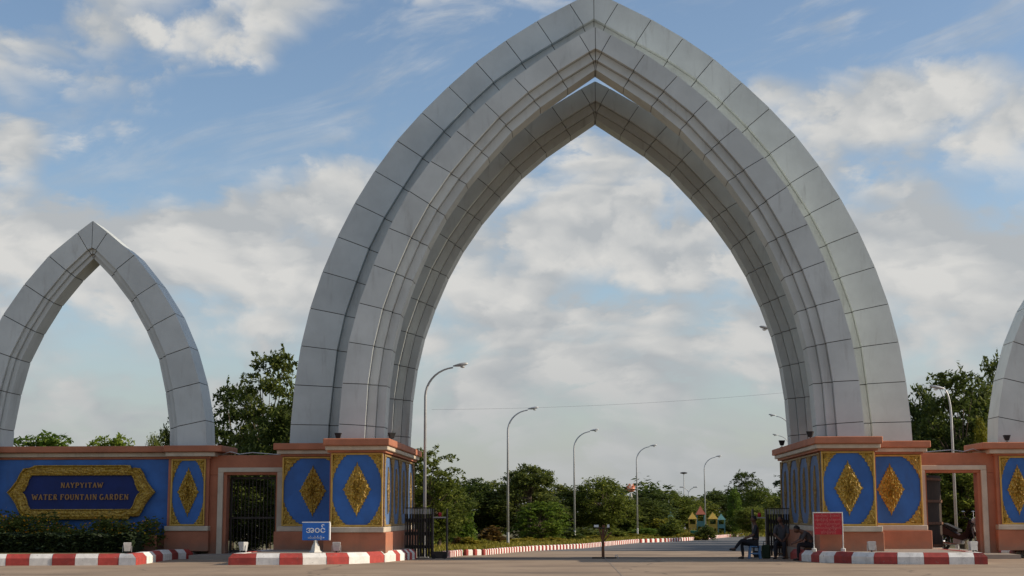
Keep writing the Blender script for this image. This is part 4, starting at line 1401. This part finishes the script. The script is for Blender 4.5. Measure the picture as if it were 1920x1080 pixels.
PEX, PEY = (4.631, 45.6)
chair(PEX, PEY, 'stoolblue', 'pale blue plastic stool under the cross-legged person')
b = (PEX, PEY, gz(PEY))
def P(dx, dy, z): return (b[0] + dx, b[1] + dy, z + b[2])
J = dict(pelvis=P(.02, 0, .53), belly=P(.06, 0, .74), chest=P(.06, 0, .98), neck=P(.03, 0, 1.17), head=P(-.01, -.02, 1.31),
         shL=P(.05, -.19, 1.07), elL=P(-.04, -.26, .80), wrL=P(-.26, -.16, .70), shR=P(.05, .19, 1.07), elR=P(-.02, .26, .80), wrR=P(-.24, .12, .72),
         hipL=P(-.02, -.10, .52), knL=P(-.44, -.10, .62), anL=P(-.66, -.02, .34), toeL=P(-.82, -.02, .32),
         hipR=P(-.02, .10, .52), knR=P(-.42, .06, .50), anR=P(-.38, .04, .07), toeR=P(-.53, .03, .03))
person('person in dark clothes sitting cross-legged on a blue stool, outermost', J, 'shirtdark', Vector((-.9, -.45, -.05)), b)
PEX2, PEY2 = (5.327, 45.0)
chair(PEX2, PEY2, 'wood', 'brown wooden chair under the middle seated person', back=1, name='chair')
b = (PEX2, PEY2, gz(PEY2))
J = dict(pelvis=P(.02, 0, .53), belly=P(.05, 0, .74), chest=P(.05, -.01, .98), neck=P(.03, -.03, 1.17), head=P(-.01, -.06, 1.30),
         shL=P(-.14, -.05, 1.07), elL=P(-.22, -.16, .80), wrL=P(-.08, -.34, .66), shR=P(.22, .0, 1.07), elR=P(.26, -.14, .80), wrR=P(.10, -.34, .66),
         hipL=P(-.08, -.03, .52), knL=P(-.22, -.40, .52), anL=P(-.24, -.40, .07), toeL=P(-.30, -.54, .03),
         hipR=P(.10, -.02, .52), knR=P(.06, -.44, .52), anR=P(.04, -.46, .07), toeR=P(.0, -.60, .03))
person('person in a grey shirt sitting upright on the brown chair, in the middle', J, 'shirtgrey', Vector((-.35, -.9, -.1)), b)
PEX3, PEY3 = (5.894, 43.1)
chair(PEX3, PEY3, 'wood', 'low dark wooden stool under the person bending forward', sh=.40)
b = (PEX3, PEY3, gz(PEY3))
J = dict(pelvis=P(.06, 0, .50), belly=P(-.02, -.02, .70), chest=P(-.16, -.04, .86), neck=P(-.30, -.06, .94), head=P(-.42, -.08, .97),
         shL=P(-.16, -.22, .88), elL=P(-.30, -.28, .64), wrL=P(-.50, -.18, .56), shR=P(-.16, .15, .88), elR=P(-.30, .2, .64), wrR=P(-.48, .08, .56),
         hipL=P(.02, -.10, .49), knL=P(-.38, -.14, .50), anL=P(-.40, -.14, .07), toeL=P(-.55, -.15, .03),
         hipR=P(.02, .10, .49), knR=P(-.36, .10, .50), anR=P(-.32, .10, .07), toeR=P(-.47, .10, .03))
person('person bending forward over the knees beside the red notice board', J, 'shirtblue', Vector((-.75, -.3, -.55)), b)
# green bag by the first stool
gx, gy = PEX + .36, PEY + .15
t = empty('bag', (gx, gy, gz(gy)), 'dark green bag standing between the blue stool and brown chair', 'bag')
lpart(t, 'bag_body', MB().box(-.13, .13, -.1, .1, .0, .42, .05), M['baggreen'])
lpart(t, 'strap', MB().tube([(-.08, 0, .41), (-.06, 0, .52), (.06, 0, .52), (.08, 0, .41)], .012, 6), M['black'])

# ------------------------------------------------------------------ foliage
def quads_mesh(name, C, A, B, mat):
    """leaves: centre C, half-length vector A, half-width vector B -> diamond quads"""
    n = len(C)
    V = np.empty((n, 4, 3), np.float32)
    V[:, 0] = C - A; V[:, 1] = C + B; V[:, 2] = C + A; V[:, 3] = C - B
    me = bpy.data.meshes.new(name)
    me.vertices.add(n * 4); me.vertices.foreach_set('co', V.reshape(-1))
    me.loops.add(n * 4); me.loops.foreach_set('vertex_index', np.arange(n * 4, dtype=np.int32))
    me.polygons.add(n); me.polygons.foreach_set('loop_start', np.arange(0, n * 4, 4, dtype=np.int32))
    me.update(calc_edges=True); me.validate()
    me.materials.append(mat)
    return me


def leaves(rng, cent, per, spread, size, droop=.3, flat=.5):
    n = len(cent) * per
    C = np.repeat(cent, per, 0) + rng.normal(0, 1, (n, 3)) * np.array(spread)
    th = rng.uniform(0, 2 * np.pi, n)
    A = np.stack([np.cos(th), np.sin(th), rng.normal(-droop, .35, n)], 1)
    A /= np.linalg.norm(A, axis=1)[:, None]
    N = rng.normal(0, flat, (n, 3)); N[:, 2] += 1
    B = np.cross(N, A); B /= np.linalg.norm(B, axis=1)[:, None] + 1e-9
    s = size * rng.uniform(.6, 1.35, n)[:, None]
    return C, A * s, B * s * .42


def tree_meshes(seed, h, w, base, clumps, per, leaf, mat, style='round', gaps=.0):
    rng = np.random.default_rng(seed)
    rnd = random.Random(seed)
    ch = h - base
    lob = rng.normal(0, 1, (7, 3)); lob /= np.linalg.norm(lob, axis=1)[:, None]
    cent = []
    while len(cent) < clumps:
        d = rng.normal(0, 1, 3); d /= np.linalg.norm(d)
        bump = 1 + .22 * max((lob @ d).max() - .55, -.25) * 2
        r = rng.uniform(.25, 1) ** .45 * bump
        p = d * r
        if style == 'umbrella': p[2] = abs(p[2]) * .55 + .25 * rng.normal()
        if style == 'column': p[2] *= 1.0
        z = base + ch * (.5 + .5 * p[2]) if style != 'umbrella' else base + ch * (.35 + .62 * p[2])
        if z < .25: continue
        wz = 1.0
        if style == 'round': wz = .75 + .35 * math.sin(min(max((z - base) / ch, 0), 1) * math.pi)
        cent.append((p[0] * w / 2 * wz * .92, p[1] * w / 2 * wz * .92, z))
    cent = np.array(cent, np.float32)
    if style == 'layered': cent[:, 2] += rng.normal(0, .12, len(cent))
    sp = (leaf * 1.9, leaf * 1.9, leaf * (.5 if style in ('layered', 'umbrella') else .9))
    if style == 'spray':
        n = len(cent)
        ph = np.arctan2(cent[:, 1], cent[:, 0]) + rng.normal(0, .6, n)
        L = rng.uniform(.35, .75, n) * w / 4.4
        m = per
        u = rng.uniform(-1, 1, (n, m)); v = rng.normal(0, .33, (n, m)) * (1.1 - np.abs(u)) ; zz = -.16 * np.abs(u) ** 2 + rng.normal(0, .05, (n, m))
        cx_ = cent[:, 0:1] + L[:, None] * (u * np.cos(ph)[:, None] - v * np.sin(ph)[:, None])
        cy_ = cent[:, 1:2] + L[:, None] * (u * np.sin(ph)[:, None] + v * np.cos(ph)[:, None])
        cz_ = cent[:, 2:3] + zz + rng.normal(0, .06, (n, 1)) * u * 3
        allc = np.stack([cx_, cy_, cz_], 2).reshape(-1, 3)
        C, A, B = leaves(rng, allc, 1, (0.01, 0.01, 0.01), leaf, .25, .45)
    else:
        C, A, B = leaves(rng, cent, per, sp, leaf)
    crown = quads_mesh('crown', C, A, B, mat)
    tb = MB()
    top = Vector((rnd.uniform(-.1, .1) * w, rnd.uniform(-.1, .1) * w, base + ch * .62))
    r0 = .022 * h + .03
    tb.tube([(0, 0, -.3), (top.x * .2, top.y * .2, base * .6 + .2), (top.x * .6, top.y * .6, base + ch * .3), top], [r0 * 1.25, r0, r0 * .65, r0 * .25], 8)
    idx = rng.permutation(len(cent))[:max(8, min(46, clumps // 4))]
    for i in idx:
        c = Vector(cent[i]); u = min(max((c.z - base) / ch * .75, .05), .9)
        a = Vector((top.x * u, top.y * u, lerp(base * .9, top.z, u))); mid = a.lerp(c, .55) + Vector((0, 0, .08 * h * rnd.uniform(-.2, .6)))
        tb.tube([a, mid, c], [r0 * .34, r0 * .2, r0 * .06], 5)
    trunk = tb.mesh('trunk', M['bark'])
    return trunk, crown


VAR = {}
def variant(key, *a, **k):
    VAR[key] = tree_meshes(*a, **k)


# unit-size variants: height 5, width 4.4
variant('broad_a', 1, 5, 4.4, .9, 230, 60, .125, M['leaf'])
variant('broad_b', 2, 5, 4.4, .8, 210, 60, .12, M['leaf'], style='spray')
variant('bright', 3, 5, 4.4, .5, 200, 60, .125, M['leafbright'], style='spray')
variant('dark_a', 4, 5, 4.4, .9, 190, 64, .115, M['leafdark'], style='spray')
variant('dark_b', 5, 5, 4.4, .5, 260, 60, .125, M['leafdark'])
variant('umbrella', 6, 5, 4.4, 2.9, 130, 60, .12, M['leafdark'], style='umbrella')
variant('column', 7, 5, 2.2, .3, 150, 60, .12, M['leafbright'])
variant('yellow', 8, 5, 4.4, .5, 180, 50, .13, M['leafyellow'])


def tree(kind, x, y, h, w, label, name='tree', cat='tree', group=None, rz=None):
    z = gz(y)
    r = empty(name, (x, y, z), label, cat, group, rz if rz is not None else random.uniform(0, 6.28))
    tr, cr = VAR[kind]
    a = link('trunk', tr, r); b_ = link('crown', cr, r)
    s = w / 4.4
    for o in (a, b_): o.scale = (s, s, (h) / 5.0)
    return r


random.seed(77)
for (kind, x, y, h, w, lab) in [
    ('dark_a', -12.71, 59.0, 7.39, 3.3, 'dark tree rising between the left side arch and the great arch'),
    ('dark_a', -14.909, 62.0, 6.41, 2.9, 'dark low tree behind the left doorway'),
    ('dark_b', -11.694, 57.0, 5.61, 3.0, 'dark tree close behind the left arch leg'),
    ('dark_b', -18.305, 66.0, 5.62, 1.9, 'dark feathery tree showing inside the right foot of the side arch'),
    ('dark_b', -11.571, 50.0, 2.95, 2.4, 'shadowed tree filling the left doorway'),
    ('bright', -26.978, 74.0, 5.94, 5.0, 'light green broad tree over the name wall, farthest left'),
    ('bright', -24.129, 76.0, 5.94, 3.3, 'light green tree over the name wall, right of the broad one'),
    ('broad_a', -21.665, 74.0, 5.31, 1.2, 'small tree tip over the name wall beside the arch foot'),
    ('broad_b', -6.375, 58.0, 3.89, 2.6, 'feathery green tree at the inner side of the left pier'),
    ('broad_a', -6.333, 62.0, 2.88, 2.6, 'green tree behind the left folding gate'),
    ('dark_b', -6.843, 88.0, 3.51, 3.4, 'dense dark tree between the first two street lamps'),
    ('broad_b', -5.541, 90.0, 3.5, 3.2, 'dark green tree just left of the second street lamp'),
    ('umbrella', -3.165, 82.0, 4.39, 2.9, 'flat-topped umbrella tree above the garden trees'),
    ('dark_b', -3.562, 88.0, 3.41, 4.2, 'dark tree mass under the flat-topped tree'),
    ('bright', -2.442, 79.0, 2.35, 2.6, 'sunlit leafy tree in front below the flat-topped tree'),
    ('dark_b', -1.463, 100.0, 3.45, 4.2, 'dark tree left of the middle street lamp'),
    ('broad_a', 0.998, 99.0, 3.91, 3.4, 'rounded mid green tree right of the middle street lamp'),
    ('broad_b', 2.701, 109.0, 2.96, 3.0, 'low green tree left of the pink lotus ornament'),
    ('dark_b', 5.369, 124.0, 3.54, 4.4, 'dark round tree right of the pink lotus ornament'),
    ('dark_b', 4.065, 119.0, 2.86, 4.6, 'dark tree under the pink lotus ornament'),
    ('broad_a', 7.734, 136.0, 3.75, 5.2, 'bushy tree left of the far disc lamp mast'),
    ('broad_b', 10.603, 150.0, 3.48, 6.0, 'bushy tree behind the playground towers'),
    ('dark_b', 14.53, 165.0, 4.16, 6.0, 'dark tree behind the farthest curved lamp'),
    ('dark_a', 15.141, 140.0, 5.23, 3.9, 'tallest round dark tree near the right pier'),
    ('column', 12.215, 122.0, 3.78, 1.9, 'narrow column tree left of the tallest round tree'),
    ('broad_a', 15.386, 130.0, 3.8, 3.6, 'green tree right of the tallest round tree'),
    ('broad_b', 15.277, 118.0, 2.9, 3.8, 'green tree against the right pier edge'),
    ('broad_a', 12.407, 112.0, 2.12, 2.8, 'low sunlit tree below the tallest round tree'),
    ('dark_a', 14.938, 62.0, 6.78, 3.6, 'dark tree behind the right doorway lamp'),
    ('dark_b', 14.664, 66.0, 6.75, 2.7, 'dark tree beside the right arch leg'),
    ('dark_b', 16.657, 64.0, 6.57, 3.2, 'dark tree behind the leg of the right side arch'),
    ('dark_a', 19.469, 72.0, 8.33, 2.6, 'tall thin tree tip left of the right side arch leg'),
    ('yellow', 15.354, 60.0, 4.86, 1.1, 'small yellowish tree top by the right side arch'),
    ('broad_a', 14.236, 59.0, 3.32, 3.0, 'green tree seen through the right doorway'),
    ('dark_b', 13.678, 60.0, 3.82, 2.6, 'dark tree behind the open gate leaf'),
    ('dark_a', 11.9, 67.0, 4.8, 3.6, 'roadside tree hidden behind the right pier'),
    ('dark_b', 12.0, 73.0, 4.6, 3.8, 'roadside tree hidden behind the right pier'),
    ('broad_a', 12.4, 80.0, 4.5, 3.8, 'roadside tree hidden behind the right pier'),
    ('dark_a', 13.2, 88.0, 4.6, 4.2, 'roadside tree hidden behind the right pier'),
    ('dark_b', 15.5, 70.0, 5.4, 4.6, 'roadside tree hidden behind the right pier')]: tree(kind, x, y, h, w, lab, group='trees round the gate and garden')

# shrubs
def shrub_mesh(seed, mat, clumps=60, per=46, leaf=.085, w=1.2, h=1.0, droop=.1):
    rng = np.random.default_rng(seed)
    d = rng.normal(0, 1, (clumps, 3)); d /= np.linalg.norm(d, axis=1)[:, None]; d[:, 2] = np.abs(d[:, 2])
    r = rng.uniform(.3, 1, clumps) ** .5
    c = d * r[:, None] * np.array([w / 2, w / 2, h * .9]) + np.array([0, 0, .08])
    C, A, B = leaves(rng, c, per, (leaf * 1.1, leaf * 1.1, leaf * .9), leaf, droop)
    C[:, 2] = np.maximum(C[:, 2], .02)
    f = quads_mesh('foliage', C, A, B, mat)
    tb = MB(); rn = random.Random(seed)
    for k in range(7):
        i = rn.randrange(clumps); tb.tube([(rn.uniform(-.08, .08), rn.uniform(-.08, .08), -.05), tuple(c[i])], [.022, .008], 5)
    return tb.mesh('stems', M['bark']), f


SH = {'green': shrub_mesh(21, M['leaf']), 'bright': shrub_mesh(22, M['leafbright']), 'yellow': shrub_mesh(23, M['leafyellow']), 'russet': shrub_mesh(24, M['leafred']), 'dark': shrub_mesh(25, M['leafdark']),
      'golden': shrub_mesh(26, M['leafyellow'], 70, 40, .07, 1.6, .7)}
for (kind, x, y, w, h, lab) in [
    ('bright', -5.74, 67.82, 1.15, 1.85, 'light green leafy shrub just right of the left folding gate'),
    ('green', -6.638, 70.56, 1.1, 1.01, 'green shrub behind the left folding gate'),
    ('russet', -5.786, 65.34, 0.7, 0.5, 'low reddish shrub at the start of the garden kerb'),
    ('russet', -4.661, 73.34, 1.5, 0.87, 'russet orange shrub left of the second street lamp'),
    ('golden', -4.924, 69.08, 1.1, 0.5, 'golden low shrub by the first bend of the kerb'),
    ('golden', -3.205, 76.4, 1.6, 0.5, 'golden low shrub right of the second street lamp'),
    ('golden', -4.064, 73.3, 1.3, 0.5, 'golden shrub at the foot of the second street lamp'),
    ('golden', -1.992, 76.3, 1.9, 0.5, 'golden shrub between the second and middle lamps'),
    ('yellow', -5.274, 65.3, 0.9, 0.5, 'yellow-green tuft at the start of the garden kerb'),
    ('golden', 0.6, 87.36, 2.2, 0.5, 'golden shrub behind the rusty post'),
    ('golden', 6.296, 93.78, 1.6, 0.62, 'golden shrub in front of the play towers'),
    ('dark', 7.339, 93.66, 1.3, 0.84, 'dark shrub under the red-roofed play tower'),
    ('green', -2.648, 81.62, 2.0, 0.97, 'broad green shrub between second and middle lamps'),
    ('dark', -1.381, 85.44, 2.4, 0.8, 'dark shrub left of the middle lamp foot'),
    ('dark', 0.009, 89.64, 2.6, 0.72, 'dark shrub behind the rusty post'),
    ('green', 1.377, 94.28, 2.4, 0.75, 'green shrub right of the rusty post'),
    ('golden', 2.646, 99.44, 2.2, 0.55, 'golden shrub left of the lamp by the lotus'),
    ('bright', 4.285, 105.18, 2.2, 0.69, 'bright green rounded shrub right of the lotus lamp'),
    ('golden', 5.487, 105.02, 3.4, 0.5, 'long golden shrub along the far kerb'),
    ('golden', 6.581, 104.9, 2.6, 0.5, 'golden shrub before the playground'),
    ('green', 5.428, 96.42, 1.6, 1.34, 'green shrub hiding the foot of the mint play tower'),
    ('yellow', 5.834, 115.3, 2.4, 1.24, 'yellow-green shrub behind the far golden hedge'),
    ('dark', 10.977, 122.62, 2.0, 1.23, 'dark round shrub right of the yellow play tower'),
    ('golden', 12.995, 126.74, 4.5, 0.57, 'golden shrub right of the playground lawn'),
    ('golden', 14.949, 126.44, 4.0, 0.66, 'golden shrub behind the seated people'),
    ('green', 3.427, 108.5, 1.6, 1.36, 'small green topiary shrub at the lotus lamp'),
    ('bright', -7.263, 65.42, 1.2, 2.06, 'tall green shrub behind the folding gate pickets')]:
    r = empty('shrub', (x, y, gz(y)), lab, 'shrub', 'shrubs behind the garden kerb', random.uniform(0, 6.28))
    for n, me in zip(('stems', 'foliage'), SH[kind]):
        o = link(n, me, r); o.scale = (w / 1.2, w / 1.2, h)

# fan palms and banana-like plants by the left folding gate
def frond_plant(x, y, n, L, mat, label, wd=.09, arch_=.5, cat='palm', name='palm_plant', seed=0, upright=.9):
    rn = random.Random(seed)
    t = empty(name, (x, y, gz(y)), label, cat)
    for k in range(n):
        a = 2 * math.pi * k / n + rn.uniform(-.3, .3); d = Vector((math.cos(a), math.sin(a), 0)); sd = Vector((-d.y, d.x, 0))
        Lk = L * rn.uniform(.75, 1.15); up = upright * rn.uniform(.7, 1.2)
        vs = []; fs = []
        m = 7
        for j in range(m + 1):
            u = j / m
            p = d * Lk * u * .75 + Vector((0, 0, Lk * (up * u - arch_ * u * u) + .1))
            wv = wd * math.sin(math.pi * (u * .92 + .06))
            vs += [p + sd * wv, p - Vector((0, 0, wv * .3)), p - sd * wv]
        for j in range(m):
            q = j * 3
            fs += [(q, q + 1, q + 4, q + 3), (q + 1, q + 2, q + 5, q + 4)]
        lpart(t, 'frond', MB().add(vs, fs), mat)
    return t


for (x, y, n, L, mk, lab, sd) in [
    (-5.507, 76.56, 14, 1.5, 'leaf', 'arching green palm plant left of the second lamp', 1),
    (-0.785, 92.04, 12, 1.6, 'leaf', 'arching palm plant at the middle lamp foot', 2),
    (-5.598, 97.58, 12, 1.9, 'leafbright', 'tall arching palm plant behind the russet shrub', 3)]: frond_plant(x, y, n, L, M[mk], lab, seed=sd)

# hedge in front of the name wall: clipped dark hedge and marigolds behind it
rng = np.random.default_rng(40)
hx0, hx1 = -19.2, -13.45
t = empty('clipped_hedge', (-16.4, 43.6, KH - .06), 'low clipped dark hedge in front of the blue name wall', 'hedge')
n = 9500
C = np.stack([rng.uniform(hx0, hx1, n), rng.uniform(43.0, 44.3, n), KH - .06 + rng.uniform(0, 1, n) ** .6 * .52], 1)
edge = rng.random(n) < .55
C[edge, 1] = 43.0 + rng.normal(0, .05, edge.sum())
C[:, 2] += .05 * np.sin(C[:, 0] * 5) * (C[:, 2] > .6)
C = C.astype(np.float32) - np.array([-16.4, 43.6, KH - .06], np.float32)
_, A, B = leaves(rng, np.zeros((n, 3), np.float32), 1, (0, 0, 0), .075, 0, .9)
link('foliage', quads_mesh('foliage', C, A, B, M['leafhedge']), t)
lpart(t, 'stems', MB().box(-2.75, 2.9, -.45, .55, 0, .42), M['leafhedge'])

t = empty('flower_bed', (-16.4, 45.2, KH - .06), 'dark bushes dotted with orange marigolds under the name plaque', 'flower bushes')
cs = []
for k in range(300):
    x = rng.uniform(hx0 - .2, hx1 - .05); top = .84 + .2 * math.sin(x * 1.7) + .16 * math.sin(x * 4.1 + 1) + (-.3 if x > -14.4 else 0)
    cs.append((x + 16.4, rng.uniform(44.5, 46.1) - 45.2, rng.uniform(.15, top)))
cs = np.array(cs, np.float32)
C, A, B = leaves(rng, cs, 46, (.13, .1, .10), .07, .1, .8)
link('foliage', quads_mesh('foliage', C, A, B, M['leafdark']), t)
top = cs[cs[:, 2] > .45]
C, A, B = leaves(rng, top, 6, (.15, .1, .12), .036, 0, .9)
C[:, 1] -= .12
link('flower_heads', quads_mesh('flower_heads', C, A, B * 2, M['flower']), t)['kind'] = 'stuff'
# low coping stones between hedge and pillar
tag(link('stone_edging', MB().box(-14.3, -13.4, 45.3, 45.42, KH - .05, .78, .01).mesh('stone_edging', M['terra'])), 'short terracotta edging wall at the right end of the flower bed', 'edging')

# grass and ground cover of the garden, beyond the kerb
def grass_patch(poly_fn, n, seed, name, hgt=.22, mat='grass'):
    rng = np.random.default_rng(seed)
    pts = poly_fn(rng, n)
    nn = len(pts)
    C = np.stack([pts[:, 0], pts[:, 1], np.array([gz(y) for y in pts[:, 1]])], 1)
    th = rng.uniform(0, 2 * np.pi, nn)
    A = np.stack([np.cos(th) * .35, np.sin(th) * .35, np.ones(nn)], 1) * (hgt * rng.uniform(.5, 1.4, nn))[:, None] * .5
    B = np.stack([-np.sin(th), np.cos(th), np.zeros(nn)], 1) * .028
    C[:, 2] += A[:, 2]
    o = link(name, quads_mesh(name, C.astype(np.float32), A, B, M[mat]))
    return tag(o, None, None, None, 'stuff')


KA = np.array(KERB)
def behind_kerb(rng, n):
    y = rng.uniform(50.5, 110, n) ; y = 50.5 + (y - 50.5) * rng.uniform(.2, 1, n)
    kx = np.interp(y, KA[:, 1], KA[:, 0])
    return np.stack([kx - .25 - rng.uniform(0, 1, n) ** 1.4 * 7, y], 1)
def right_lawn(rng, n):
    y = rng.uniform(108, 170, n)
    return np.stack([rng.uniform(6, 26, n), y], 1)


grass_patch(behind_kerb, 26000, 51, 'grass')
grass_patch(right_lawn, 14000, 52, 'lawn', .3)

# far wood behind the garden, one mass
rng = np.random.default_rng(60)
cs = []
for k in range(900):
    x = rng.uniform(-70, 110); y = rng.uniform(205, 250); hh = 5.2 + 1.2 * math.sin(x * .21) + .9 * math.sin(x * .57 + 2)
    cs.append((x, y, gz(y) + rng.uniform(.1, 1) * hh))
C, A, B = leaves(rng, np.array(cs, np.float32), 26, (.9, .9, .55), .5, .2)
tag(link('far_wood', quads_mesh('far_wood', C, A, B, M['leafdark'])), None, None, None, 'stuff')
